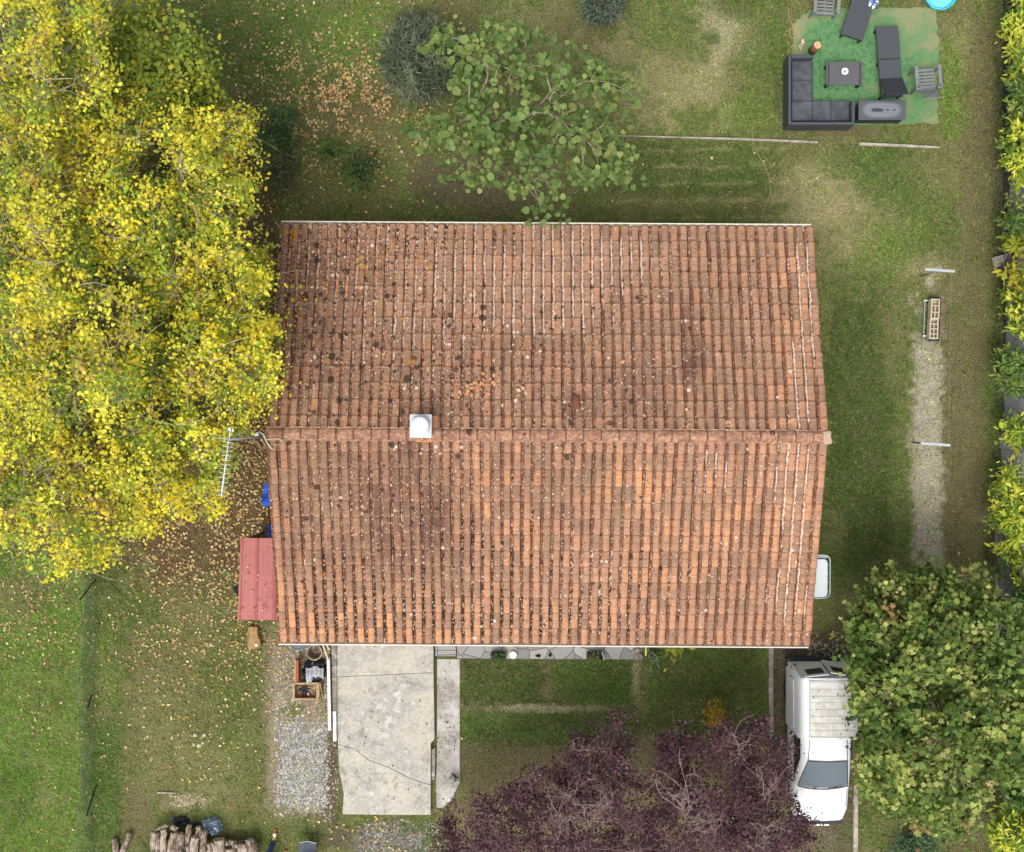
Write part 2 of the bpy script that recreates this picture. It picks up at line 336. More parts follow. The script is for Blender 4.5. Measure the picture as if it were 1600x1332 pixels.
# flat leaf shapes (unit, +y is the tip)
RHOMB = np.array([(0,-.5,0),(.36,-.05,.10),(0,.5,0),(-.36,-.05,.10)]); RH_F = np.array([(0,1,2),(0,2,3)])
def fan(pts): 
    V = np.array([(0,0,0)]+[(x, y, z) for x, y, z in pts]); n = len(pts); return V, np.array([(0, i+1, (i+1) % n+1) for i in range(n)])
ROUND, RO_F = fan([(.0,-.42,.0),(.28,-.5,.05),(.5,-.2,.10),(.48,.12,.08),(.26,.4,.04),(0,.58,-.04),(-.26,.4,.04),(-.48,.12,.08),(-.5,-.2,.10),(-.28,-.5,.05)])
LOBED, LO_F = fan([(0,-.42,0),(.20,-.34,.06),(.50,-.26,-.03),(.33,-.02,.10),(.52,.24,-.05),(.22,.24,.09),(0,.60,-.06),(-.22,.24,.09),(-.52,.24,-.05),(-.33,-.02,.10),(-.50,-.26,-.03),(-.20,-.34,.06)])
OVAL = np.array([(0,-.5,0),(.26,-.22,.09),(.30,.12,.07),(0,.55,-.06),(-.30,.12,.07),(-.26,-.22,.09)]); OV_F = np.array([(0,1,5),(1,2,4),(1,4,5),(2,3,4)])
LANCE = np.array([(0,-.5,0),(.17,-.1,.05),(.13,.25,.04),(0,.55,-.05),(-.13,.25,.04),(-.17,-.1,.05)]); LA_F = np.array([(0,1,2),(0,2,3),(0,3,4),(0,4,5)])
def leaves(pos, size, col, shape, faces, tilt=.6, az=None, asp=1.0):
    m = len(pos); k = len(shape); a = rng.uniform(0, 2*np.pi, m) if az is None else az
    tx = rng.normal(0, tilt, m); ty = rng.normal(0, tilt*.7, m)
    u = np.stack([np.cos(a), np.sin(a), np.zeros(m)], 1); v = np.stack([-np.sin(a), np.cos(a), np.zeros(m)], 1); zz = np.array([0, 0, 1.0])
    v2 = v*np.cos(tx)[:, None]+zz*np.sin(tx)[:, None]; w = -v*np.sin(tx)[:, None]+zz*np.cos(tx)[:, None]
    u2 = u*np.cos(ty)[:, None]+w*np.sin(ty)[:, None]; w2 = -u*np.sin(ty)[:, None]+w*np.cos(ty)[:, None]
    s = size[:, None, None]; V = pos[:, None]+s*(shape[None, :, 0:1]*asp*u2[:, None]+shape[None, :, 1:2]*v2[:, None]+shape[None, :, 2:3]*w2[:, None])
    Fc = (faces[None]+(np.arange(m)*k)[:, None, None]).reshape(-1, 3)
    return V.reshape(-1, 3), Fc, np.repeat(col, k, 0)

# fallen leaves
def litter():
    blobs = [(520,130,170,130,2300),(540,150,90,50,900),(480,230,90,60,250),(385,600,45,280,3000),(300,860,110,90,1300),(310,1000,120,90,900),(300,1150,130,120,300),(60,960,80,60,420),
             (70,1150,80,190,220),(240,80,140,140,400),(200,450,220,400,1500),(470,1060,50,90,160),(620,250,100,80,160),(1150,280,140,60,40),(700,1120,14,110,120),(600,1140,80,150,75),(1290,1000,40,16,120),(570,1305,80,25,120)]
    xs, ys, = [], []
    for cx, cy, rx, ry, n in blobs: xs.append(rng.normal(cx, rx*.6, n)); ys.append(rng.normal(cy, ry*.6, n))
    px = np.concatenate(xs); py = np.concatenate(ys); k = inpoly(HOUSE, px, py); px, py = px[~k], py[~k]; m = len(px)
    nn = N2.fbm(px/14, py/14, 3); k = (nn+rng.random(m)*.22+.12*((px > 330) & (px < 440) & (py > 340)) > .55); px, py = px[k], py[k]; m = len(px)
    pal = np.array([C(212,190,124), C(200,164,116), C(176,136,98), C(222,200,156), C(160,116,84), C(206,180,90)]); c = pal[rng.choice(6, m, p=[.22,.25,.18,.15,.12,.08])]*rng.uniform(.75, 1.15, (m, 1))
    slab = inpoly(SLAB, px, py) | inpoly(WALK, px, py); c[slab] = np.array(C(96,66,50))
    pos = np.stack([(px-800)*H/F, (666-py)*H/F, np.where(slab, .19, .025)+rng.uniform(0, .02, m)], 1)
    V, Fc, cc = leaves(pos, rng.uniform(.045, .10, m)*np.where(slab, .62, 1), c, RHOMB, RH_F, .35); o = np_mesh('fallen_leaves', V, Fc, DRYLEAF, col=cc)
    tag(o, 'fallen yellow and brown leaves scattered over the ground', 'leaves', kind='stuff')
litter()
# stone chips
def chips():
    sets = [((432,512),(1128,1262),3600,[C(190,190,186),C(150,150,148),C(120,118,114)],.016,.034),((428,514),(1008,1275),1500,[C(190,178,158),C(140,124,104),C(214,204,190)],.014,.034),
            ((560,690),(1282,1345),1500,[C(140,136,130),C(104,100,96),C(180,176,170)],.014,.03),((1262,1320),(1005,1028),420,[C(190,180,170),C(110,100,92),C(78,66,58)],.02,.045),
            ((1430,1472),(532,892),900,[C(196,188,172),C(172,160,140)],.01,.026),((505,528),(1160,1285),260,[C(200,192,182),C(110,84,78)],.014,.03),((265,320),(1240,1262),160,[C(190,170,150)],.02,.035)]
    Vs, Fs, Cs = [], [], []; base = 0
    oct_ = np.array([(1,0,0),(0,1,0),(-1,0,0),(0,-1,0),(0,0,.7)]); of = np.array([(0,1,4),(1,2,4),(2,3,4),(3,0,4)])
    for (x0, x1), (y0, y1), n, pal, s0, s1 in sets:
        px, py = rect_pts(n, x0, y0, x1, y1); pal = np.array(pal); c = pal[rng.integers(0, len(pal), n)]*rng.uniform(.8, 1.15, (n, 1)); s = rng.uniform(s0, s1, n)
        k = N3.fbm(px/16, py/16, 3)+rng.random(n)*.4 > .6; px, py, c, s = px[k], py[k], c[k], s[k]; n = len(px)
        V = oct_[None]*s[:, None, None]*rng.uniform(.7, 1.3, (n, 5, 3)); V[:, :4, 2] = -.002
        a = rng.uniform(0, 6.28, n)[:, None]; vx = V[..., 0]*np.cos(a)-V[..., 1]*np.sin(a); vy = V[..., 0]*np.sin(a)+V[..., 1]*np.cos(a)
        V = np.stack([vx+((px-800)*H/F)[:, None], vy+((666-py)*H/F)[:, None], V[..., 2]], -1)
        Vs.append(V.reshape(-1, 3)); Fs.append((of[None]+(np.arange(n)*5)[:, None, None]).reshape(-1, 3)+base); Cs.append(np.repeat(c, 5, 0)); base += n*5
    o = np_mesh('gravel', np.concatenate(Vs), np.concatenate(Fs), STONE, col=np.concatenate(Cs)); tag(o, 'grey and beige gravel chips beside the driveway', 'gravel', kind='stuff')
chips()

# ------------------------------------------------------------------ materials for built things
def concrete(name, a, b, crackw=0, stain=C(120,114,104)):
    t = NT(name); co = t.coord(); n1 = t.noise(co, 1.1, 5, .6, .6); n2 = t.noise(co, 5, 5, .65); n3 = t.noise(co, 45, 3, .7)
    c = t.mix(t.ss(.38, .60, n1), a, b); c = t.mix(t.ss(.52, .66, n2*.6+n1*.4)*.75, c, C(226,221,212)); n4 = t.noise(t.coord(loc=(9,2,0)), 1.8, 5, .7); c = t.mix(t.ss(.53, .68, n4)*.55, c, stain)
    n5 = t.noise(co, 14, 5, .75); c = t.mix(t.ss(.50, .66, n5)*.3, c, C(232,226,214)); c = t.mix(t.ss(.47, .36, n5)*.3, c, stain)
    c = t.val(c, (n3-.5)*.45+1.0); t.bump(n3+n2, .012); return t.done(c, .9, 0, .15)
M_SLAB = concrete('weathered_concrete', C(204,197,182), C(182,176,166)); M_SLAB2 = concrete('worn_concrete', C(202,194,178), C(180,175,168))
M_WALK = concrete('damp_concrete', C(166,158,148), C(200,195,188)); M_KERB = concrete('kerb_concrete', C(150,142,130), C(128,120,108))
M_KLIGHT = concrete('pale_kerb', C(196,186,172), C(150,138,120))
M_CREAM = simple('cream_paint', C(222,212,192), .6, .08); M_WHITE = simple('white_metal', C(236,238,240), .35, .06, spec=.5)
M_GUT = simple('gutter_white', C(230,222,206), .5, .06, 6); M_WALL = simple('rendered_wall', C(214,202,182), .9, .1, 30, bump=.01)
M_DARK = simple('dark_resin_weave', C(70,73,80), .55, .14, 5, fine=90, bump=.004, spec=.4); M_DARK2 = simple('darker_weave', C(54,57,64), .6, .14, 6, fine=90)
M_CUSH = simple('charcoal_seat', C(72,76,84), .7, .22, 4, fine=80, col2=C(86,89,96)); M_GREYW = simple('grey_painted_wood', C(134,136,137), .7, .14, 10, col2=C(120,122,124))
M_TAN = simple('bare_wood', C(196,170,130), .8, .25, 6, stretch=(1,8,1), col2=C(150,122,88)); M_BARK = simple('bark', C(126,108,92), .9, .35, 9, bump=.02, col2=C(92,76,62))
M_TWIG = simple('pale_twig', C(186,170,148), .85, .2, 9, col2=C(150,132,112)); M_TWIG2 = simple('grey_twig', C(150,126,120), .85, .25, 9, col2=C(116,92,88))
M_YTWIG = simple('yellow_grey_branch', C(198,186,150), .85, .25, 9, col2=C(128,116,84))
M_GLASS = simple('dark_glass', C(34,38,44), .12, .2, 3, spec=.6); M_BLACK = simple('black_rubber', C(34,34,36), .75, .2, 10)
M_STEEL = simple('galvanised_steel', C(190,198,204), .4, .12, 8, metal=.3, spec=.5); M_PLANK = simple('red_brown_timber', C(166,92,58), .7, .2, 4, stretch=(1,6,1))

# ------------------------------------------------------------------ house
HC = Vector((.77, -.195, 0)); HR = R_(-.35); HL, HD = 6.15, 4.80; ZE, ZR = 2.80, 4.25
house = thing('house', 'single-storey house with a terracotta tiled gable roof spotted with lichen', 'house', HC, HR)
def HP(px, py, z):        # measured position -> house frame
    return Matrix.Rotation(-HR, 3, 'Z') @ (P(px, py, z)-HC)
mb = LMB(); wl, wd = HL-.32, HD-.45
mb.add([(x*wl, y*wd, z) for z in (0, 2.78) for x, y in ((-1,-1),(1,-1),(1,1),(-1,1))]+[(-wl, 0, 4.0), (wl, 0, 4.0)],
       [(0,3,2,1),(0,1,5,4),(2,3,7,6),(1,2,6,9,5),(3,0,4,8,7)])
wall = mb.build('wall', M_WALL, house)
M_SHUT = simple('shutter_paint', C(150,110,80), .6, .1)
for x, y, w, rot in ((-3.4,-wd,1.2,0),(1.0,-wd,1.4,0),(3.9,-wd,1.2,0),(-2,wd,1.1,0),(2.8,wd,1.1,0)):
    sg = -1 if y < 0 else 1; m = LMB(); m.box((x, y+sg*.012, 1.55), (w+.16, .06, 1.26)); f = m.build('window', M_CREAM, house, bevel=.01)
    m = LMB(); m.box((x, y+sg*.035, 1.55), (w, .03, 1.1)); m.build('pane', M_GLASS, f)
m = LMB(); m.box((-1.0, -wd-.012, 1.08), (1.0, .07, 2.14)); dr = m.build('door', M_SHUT, house, bevel=.01)
m = LMB(); m.tube([(-.62,-wd-.08,1.05),(-.55,-wd-.08,1.05),(-.5,-wd-.08,1.05)], .012); m.build('handle', M_STEEL, dr)
m = LMB(); m.box((wl+.012, -3.9, 1.08), (.07, .9, 2.14)); m.build('door', M_SHUT, house, bevel=.01)

# tile shader
t = NT('terracotta_tiles'); co = t.coord(); A, Aa = t.attr('ra'); B, Ba = t.attr('rb'); Cc, Ca = t.attr('rc')
spot, white, moss = t.sep(A); yel = Aa; stain, orange, tr = t.sep(B); tv = Ba; tu, sl, tr2 = t.sep(Cc)
fine = t.noise(co, 60, 3, .65); mid = t.noise(co, 9, 4, .6); big = t.noise(co, 1.3, 3)
col = t.mix(t.ss(.1, .9, tr), C(160,123,101), C(190,145,118)); col = t.mix(t.ss(.35, .7, mid)*.6, col, C(158,122,98))
col = t.mix(t.ss(.62, .9, tr2)*.5, col, C(204,146,108)); col = t.mix(orange*t.ss(.25, .6, tr+(mid-.5)), col, C(224,162,112))
vall = t.ss(.30, .20, tu)+t.ss(.955, 1.0, tu); col = t.mix(t.ss(.34, .25, tu)*t.ss(.15, .45, mid)*.88, col, C(104,62,46)); col = t.mix(t.ss(.90, .99, tu)*.75, col, C(108,64,48))
stre = t.noise(t.coord((16, 1.3, 1)), 1, 4, .7); stre2 = t.noise(t.coord((4.5, .9, 1), loc=(3,1,0)), 1, 3, .7)
col = t.mix(stain*t.ss(.28, .56, stre*.6+stre2*.4)*.9, col, C(92,64,56))
grey = t.noise(t.coord((1,1,1), loc=(7,3,0)), 2.2, 4, .6); col = t.mix(t.ss(.46, .64, grey)*.55, col, C(142,118,94))
crv = t.math('POWER', tu-.62, 2)*.42; ln = t.noise(t.coord((9,9,1)), 1, 3, .6); tvc = tv-crv; rowl = t.ss(.035, .012, t.math('ABSOLUTE', tvc-.5))*t.ss(.2, .3, tu); col = t.mix(rowl*t.ss(.2, .6, ln)*.5, col, C(116,78,60)); col = t.mix(t.ss(.075, .035, tvc)*t.ss(.15, .5, ln)*.58, col, C(98,62,48)); col = t.mix(t.ss(.05, .02, t.math('ABSOLUTE', tvc-.115))*.25, col, C(214,172,142))
# pale speckle
col = t.mix(t.ss(.58, .68, fine)*.5, col, C(218,188,166)); col = t.mix(t.ss(.42, .34, fine)*.5, col, C(116,86,70)); vg = t.noise(co, 26, 3, .6); col = t.mix(t.ss(.57, .66, vg)*.4, col, C(212,178,152)); col = t.mix(t.ss(.43, .36, vg)*.4, col, C(124,92,76))
# black moss lodged in the channels
mn = t.noise(t.coord((5.0, 2.6, 1)), 1.7, 3, .6); mn2 = t.noise(t.coord((4.5, 9, 1), loc=(2,5,0)), 1, 4, .75)
col = t.mix(t.ss(.36, .24, tu)*t.ss(0.0, .08, moss*.66-mn*.35-mn2*1.5+.46), col, C(60,44,34))
# pale mortar and lichen lines along the channel
wn_ = t.noise(t.coord((4.4, 1.4, 1), loc=(1,8,0)), 1, 3, .6); wn2 = t.noise(t.coord((30, 14, 1)), 1, 3, .7)
line = t.ss(.10, .03, t.math('ABSOLUTE', tu-.16+(wn2-.5)*.45)); col = t.mix(line*t.ss(.0, .08, white*.8-wn_*.75-wn2*.9+.36), col, C(232,214,200))
line2 = t.ss(.05, .02, t.math('ABSOLUTE', tu-.27+(wn2-.5)*.1)); col = t.mix(line2*t.ss(.52, .6, wn_)*.8, col, C(214,150,112))
# crumbs of mortar, lichen and leaf caught in the channels
db = t.noise(t.coord((24, 15, 1), loc=(4,4,0)), 1, 3, .65); db2 = t.noise(t.coord((20, 11, 1), loc=(11,3,0)), 1, 3, .65); chn = t.ss(.34, .24, tu+(wn2-.5)*.12); act = white*.5+moss*.5+spot*.6+.12
col = t.mix(chn*t.ss(.0, .05, db+act*.16-.66)*.9, col, C(230,208,190)); col = t.mix(chn*t.ss(.0, .05, db2+act*.16-.66)*.85, col, C(214,146,96)); col = t.mix(chn*t.ss(.40, .34, db)*act*1.0, col, C(64,46,38))
# ochre lichen
yn = t.noise(co, 3.3, 3, .6); yn2 = t.noise(co, 26, 4, .7); col = t.mix(t.ss(.0, .06, yel+yn*.55+yn2*.55-1.03), col, C(186,134,48))
# round dark lichen and pale spots
def disc(scale, loc, dens, rmin, rmax, colr, rough, amt=1.0):
    global col
    cv = t.coord((1,1,0), loc=loc); d, cc = t.voro(cv, scale); r, g, b = t.sep(cc); w = (t.noise(cv, 38, 2)-.5)*rough
    rad = r*(rmax-rmin)+rmin; m = t.ss(rad, rad-.03, d+w)*g.lt(dens)*amt; col = t.mix(m, col, colr); return m
disc(4.2, (0,0,0), spot*.8, .10, .40, C(66,52,42), .5, .85); disc(8, (3,4,0), spot*.9+.03, .08, .36, C(70,54,46), .6, .85); disc(17, (9,6,0), spot*1.2+.08, .12, .42, C(84,60,48), .6, .75)
disc(7, (8,1,0), spot*.22+.045, .12, .30, C(226,206,188), .35, .95); disc(15, (5,9,0), spot*.3+.10, .14, .36, C(222,196,172), .4, .8); disc(5, (15,9,0), yel*.45-.05, .14, .34, C(190,142,56), .5, .9)
col = t.val(col, (t.noise(co, 150, 2)-.5)*.35+1.0); t.bump(fine+mid, .006); TILE = t.done(col, .9, 0, .12)

# tiles: one mesh, one half-barrel tile per column and course
NC, NR = 55, 13; pw = 2*HL/NC; run = math.hypot(HD, ZR-ZE); SL = math.atan2(ZR-ZE, HD)
prof = [(0,.0),(.05,.012),(.11,.012),(.15,.0),(.25,.0)]+[(.25+.75*(.5-.5*math.cos(a)), .050*math.sin(a)**.8) for a in np.linspace(0, math.pi, 9)[1:]]
prof = np.array(prof); K = len(prof); V, Fq, RA, RB, RC = [], [], [], [], []
def blob(px, py, L):
    r = 0
    for cx, cy, rx, ry, s in L: r = max(r, s*float(sst(1.3, .3, math.hypot((px-cx)/rx, (py-cy)/ry))))
    return r
SPOT = [(530,420,130,90,.95),(470,500,80,160,.7),(600,560,240,120,.45),(560,640,160,60,.25),(900,560,160,120,.22),(1000,500,150,90,.2),(720,620,80,50,.4),(560,780,160,80,.12),(430,690,40,20,.6)]
WHITE = [(760,440,150,120,.75),(880,420,110,130,.95),(960,400,120,70,.8),(620,480,200,160,.6),(1255,520,26,200,.95),(1240,760,34,140,.95),(1190,480,30,150,.45),(480,450,60,90,.5),(1120,740,60,60,.6),(1230,930,40,80,.8),(820,620,300,80,.35),(930,900,60,90,.5),(1000,760,120,80,.35),(700,760,200,60,.3)]
MOSS = [(500,400,120,80,.95),(640,380,160,60,.95),(780,380,60,40,.7),(640,960,260,60,1.0),(860,960,200,60,.85),(1020,900,150,80,.6),(540,900,120,80,.75),(760,870,220,90,.75),(600,820,160,90,.6),(900,760,160,90,.5),(740,760,100,60,.5),(500,800,80,120,.5),(1250,830,40,140,.5)]
YEL = [(560,400,130,80,.40),(500,560,80,120,.33),(640,500,120,160,.28),(450,365,24,14,.62),(480,470,70,60,.28),(770,360,40,30,.42),(545,840,30,20,.40),(440,600,60,80,.22),(1240,690,70,12,.38),(700,680,300,14,.22),(840,480,120,120,.16),(510,765,20,20,.3),(1260,370,30,20,.35)]
STAIN = [(500,420,120,80,.75),(560,560,140,90,.4),(640,780,100,120,1.0),(1078,560,22,90,1.0),(1000,620,90,60,.5),(600,860,150,60,.7),(520,760,90,70,.5),(900,640,26,30,.9),(700,560,200,80,.3),(800,720,500,14,.3),(860,760,120,60,.4)]
ORANGE = [(770,760,60,60,.9),(980,760,60,60,.7),(1130,800,60,90,.6),(520,980,110,36,1.0),(700,990,300,20,.6),(1060,900,80,90,.5),(800,960,200,40,.4),(430,940,20,60,.9),(1240,450,30,100,.6),(1230,800,50,200,.45),(1240,620,40,60,.4),(560,640,200,20,.25),(760,850,120,90,.35)]
for side in (1, -1):
    for r in range(NR):
        for c in range(NC):
            s0 = run*(1-(r+1)/NR); # distance from ridge of the upper edge measured below
            js = random.gauss(0, .004)+.007*math.sin(c*.37+r*1.3+side); top = run*r/NR+js; bot = run*(r+1)/NR+.03+js
            jx, jz, ja = random.gauss(0, .004)+.008*math.sin(c*1.7+side)*math.sin(r*.55+c*.9), random.gauss(0, .004), random.gauss(0, .009); rnd, rnd2 = random.random(), random.random()
            um = (c+.5)*pw-HL; sm = (top+bot)/2; ym = side*sm*math.cos(SL); zm = ZR-sm*math.sin(SL)
            w = Matrix.Rotation(HR, 3, 'Z') @ Vector((um, ym, zm))+HC; ppx = 800+w.x*F/(H-zm); ppy = 666-w.y*F/(H-zm)
            ra = (0,0,0,0); st = og = 0
            base = len(V)
            lv = [(0,-.006,0),(.5,.0,.5),(.5,.004,.5),(1,.008,1),(1,-.004,1)]
            for li, (f, dz, tvv) in enumerate(lv):
                sc = .93+.07*f; s = top+(bot-top)*f
                for k in range(K):
                    u, h = prof[k]; x = um+((u-.5)*pw)*1.0+(.5-abs(u-.6))*0+jx+ja*(f-.5); hh = h*(sc if u > .25 else 1)
                    if u > .26: x = um+((.625+(u-.625)*sc)-.5)*pw+jx+ja*(f-.5)
                    n = hh+dz+jz; y = s*math.cos(SL)+n*math.sin(SL); z = ZR-s*math.sin(SL)+n*math.cos(SL)
                    V.append((x, side*y, z)); RA.append(ra); RB.append((st, og, rnd, 1-tvv if tvv != 1 else .0)); RC.append((u, s/run, rnd2, 1))
            for li in range(4):
                for k in range(K-1):
                    a = base+li*K+k; f4 = (a, a+K, a+K+1, a+1); Fq.append(f4 if side < 0 else f4[::-1])
V = np.array(V); RA = np.array(RA, float); RB = np.array(RB, float); RC = np.array(RC, float)
cr_, sr__ = math.cos(HR), math.sin(HR); wx_, wy_ = V[:, 0]*cr_-V[:, 1]*sr__+HC.x, V[:, 0]*sr__+V[:, 1]*cr_+HC.y; ppx = 800+wx_*F/(H-V[:, 2]); ppy = 666-wy_*F/(H-V[:, 2])
def vblob(Lb, seed):
    q = np.zeros(len(V)); nn = Nz(seed).fbm(ppx/22, ppy/34, 3)-.5; colv = Nz(seed+1)(np.floor((V[:, 0]+HL)/pw)*.73, ppy/70+seed)-.5
    for cx, cy, rx, ry, s_ in Lb: q = np.maximum(q, s_*sst(1.45, .25, np.hypot((ppx-cx)/rx, (ppy-cy)/ry)+nn*.9+colv*.5))
    return q
RA[:, 0], RA[:, 1], RA[:, 2], RA[:, 3] = vblob(SPOT, 11), vblob(WHITE, 21), vblob(MOSS, 31), vblob(YEL, 41); RB[:, 0] = vblob(STAIN, 51); RB[:, 1] = vblob(ORANGE, 61)
tiles = np_mesh('roof', V, Fq, TILE, house, attrs={'ra': RA, 'rb': RB, 'rc': RC}, smooth=False)
sm = np.ones(len(Fq), bool); sm[:] = True
tiles.data.polygons.foreach_set('use_smooth', sm); es = tiles.modifiers.new('es', 'EDGE_SPLIT'); es.split_angle = R_(38)
for e in (): pass
# underlay boards and eaves soffit
m = LMB()
for side in (1, -1):
    e0 = (HD-.02)*side; a = -.05
    m.add([(x, y, z) for x in (-HL+.02, HL-.02) for y, z in ((0, ZR-.03), (e0, ZE-.035), (e0, ZE-.14), (0, ZR-.14))], [(0,1,5,4),(1,2,6,5),(2,3,7,6),(0,3,2,1),(4,5,6,7)])
m.build('roof_boards', simple('roof_boards', C(96,66,52), .9, .2), tiles)
# ridge tiles: overlapping half rounds with mortar
m = LMB(); nr = 32; rw = 2*HL/nr
for i in range(nr):
    x0 = -HL-.03+i*rw*1.004; x1 = x0+rw+.03; r0, r1 = .118, .136; jz = random.gauss(0, .004); vs = []
    for x, r in ((x0, r0), (x1, r1)):
        for k in range(11):
            a = math.pi*(k/10*1.08-.04); vs.append((x, r*math.cos(a)*1.02, ZR-.015+jz+r*math.sin(a)*.85))
    for k in range(11): a = math.pi*(k/10*1.08-.04); vs.append((x1, (r1-.02)*math.cos(a), ZR-.02+(r1-.02)*math.sin(a)*.85))
    m.add(vs, [(k, k+11, k+12, k+1)[::-1] for k in range(10)]+[(k+11, k+22, k+23, k+12)[::-1] for k in range(10)])
t = NT('ridge_tile'); co = t.coord(); n1 = t.noise(co, 3, 4, .6); n2 = t.noise(co, 14, 4, .7); n3 = t.noise(co, 55, 3, .7)
col = t.mix(t.ss(.35, .65, n1), C(148,110,90), C(186,138,110)); col = t.mix(t.ss(.54, .64, n2)*.6, col, C(212,184,162)); col = t.mix(t.ss(.47, .38, n2)*.7, col, C(118,90,74))
d, cc = t.voro(t.coord((1,1,0)), 3.6); r, g, b = t.sep(cc); col = t.mix(t.ss(r*.3+.08, r*.3+.04, d)*g.lt(.35)*.85, col, C(66,50,44)); fx, _ = t.voro(t.coord((1,1,0), loc=(4,4,0)), 16)
sx = t.t.nodes.new('ShaderNodeSeparateXYZ'); t.put(sx.inputs[0], t.coord()); fr_ = t.math('FRACT', (Sk(t, sx.outputs[0])+HL+.03)*(1/(rw*1.004))); col = t.mix(t.ss(.07, .02, t.math('ABSOLUTE', fr_-.06))*.7, col, C(88,58,46))
col = t.mix(t.ss(.2, .12, fx)*t.ss(.5, .6, n1)*.9, col, C(228,212,196)); col = t.val(col, (n3-.5)*.6+1.0); t.bump(n3+n2, .008)
m.build('ridge_tiles', t.done(col, .9, 0, .1), tiles, smooth=False)
m = LMB()      # mortar bedding beside the ridge: crumbly strip
for side in (1, -1):
    prev = None; vs = []; n = 260
    for i in range(n+1):
        x = -HL+2*HL*i/n; w = .135+random.random()*.022; vs += [(x, side*.08, ZR+.0), (x, side*w, ZR-w*math.tan(SL)+.06+random.random()*.01), (x, side*(w+.012), ZR-w*math.tan(SL)+.01)]
    m.add(vs, [f if side > 0 else f[::-1] for i in range(n) for f in ((i*3, i*3+1, i*3+4, i*3+3), (i*3+1, i*3+2, i*3+5, i*3+4))])
m.build('ridge_mortar', simple('mortar', C(164,126,104), .95, .4, 14, bump=.01, col2=C(196,162,138)), tiles)
# white capped ridge end
m = LMB(); m.box((HL-.04, -.02, ZR+.03), (.20, .30, .14), .1); m.build('ridge_end_cap', simple('limewashed_mortar', C(196,170,148), .9, .3, 10, bump=.02), tiles, bevel=.05, seg=3)
# gutters and verge strips
for side in (1, -1):
    m = LMB(); y0 = HD*side; prof2 = [(.0,.0),(.002,-.05),(.03,-.085),(.075,-.085),(.105,-.05),(.108,.01),(.092,.012),(.09,-.045),(.07,-.07),(.035,-.07),(.015,-.045),(.012,.0)]
    vs = [(x, y0+side*(yy-.02), ZE-.02+zz) for x in (-HL+.02, HL-.04) for yy, zz in prof2]; n = len(prof2)
    m.add(vs, [(i, (i+1) % n, (i+1) % n+n, i+n) if side > 0 else (i, i+n, (i+1) % n+n, (i+1) % n) for i in range(n)]+[tuple(range(n)), tuple(range(n, 2*n))])
    m.box((-.01, side*(HD+.085), ZE-.008), (2*HL-.06, .026, .022)); m.build('gutter', M_GUT, house)
    m = LMB()
    m.box((0, side*(HD-.05), ZE-.06), (2*HL-.1, .04, .14)); m.build('fascia', M_CREAM, house)
# chimney
a = HP(641, 683, 5.0); b = HP(673, 649, 5.0); cx, cy = (a.x+b.x)/2, (a.y+b.y)/2; cw, ch = b.x-a.x, b.y-a.y
m = LMB(); m.box((cx, cy, 4.45), (cw-.02, ch-.02, .9)); chim = m.build('chimney', M_CREAM, house, bevel=.012)
m = LMB(); m.box((cx, cy, 4.93), (cw+.035, ch+.035, .06)); m.box((cx, cy, 4.97), (cw-.06, ch-.06, .03)); m.build('chimney_cap', simple('cap_paint', C(206,210,216), .5, .08), chim, bevel=.01)
q0 = HP(656, 665, 5.15); m = LMB(); m.lathe([(.15,.0),(.165,.01),(.19,.05),(.195,.12),(.19,.17),(.17,.205),(.10,.225),(.0,.23)], (q0.x, q0.y, 4.985), 32); m.build('chimney_cowl', M_WHITE, chim, smooth=True)
m = LMB(); m.box((cx+.01, cy-ch/2-.05, 4.24), (cw*.86, .14, .05), tilt=Matrix.Rotation(.28, 3, 'X')); m.box((cx+cw/2+.05, cy+.02, 4.25), (.10, ch*.9, .03)); m.build('flashing', simple('terracotta_flashing', C(206,138,100), .8, .2, 10), chim, bevel=.008)
# ventilation tile
v0 = HP(900, 629, 4.0); v0.z = ZR-abs(v0.y)*math.tan(SL)+.035; m = LMB(); vs = []; n = 12
for j, (f, hgt) in enumerate(((0,.02),(.25,.09),(.6,.125),(1,.13))):
    for k in range(n+1): a = math.pi*k/n; vs.append((v0.x+.10*math.cos(a)*(.75+.3*f), v0.y+.15-.27*f, v0.z+hgt*math.sin(a)*1.1+.02*(1-f)))
m.add(vs, [(j*(n+1)+k, j*(n+1)+k+1, (j+1)*(n+1)+k+1, (j+1)*(n+1)+k)[::-1] for j in range(3) for k in range(n)]); m.add([vs[3*(n+1)+k] for k in range(n+1)]+[(v0.x, v0.y-.1, v0.z-.03)], [tuple(range(n+1))])
vt = m.build('vent_tile', simple('vent_terracotta', C(128,80,62), .9, .3, 12), tiles, smooth=True)
# door canopy on the east wall
zc = 2.25; m = LMB(); a = HP(1262, 933, zc); b = HP(1293, 874, zc); xw = wl; 
def rrect(x0, y0, x1, y1, r, n=6):
    pts = [(x0, y0)]
    for cx_, cy_, a0 in ((x1-r, y0+r, -90), (x1-r, y1-r, 0)):
        for k in range(n+1): a_ = R_(a0+90*k/n); pts.append((cx_+r*math.cos(a_), cy_+r*math.sin(a_)))
    return pts+[(x0, y1)]
m.prism(rrect(xw, a.y, b.x, b.y, .10), zc-.02, zc+.02)
cp = m.build('door_canopy', simple('opal_canopy_panel', C(222,230,232), .3, .05, 3, spec=.5), house, bevel=.008)
e = rrect(xw, a.y-.03, b.x+.07, b.y+.09, .14); m = LMB(); m.tube([(x, y, zc-.03) for x, y in e], .016, 8)
for f in (.15, .38, .62, .85): yy = a.y+(b.y-a.y)*f; m.tube([(b.x-.04, yy, zc-.03), (b.x+.07, yy, zc-.03)], .008)
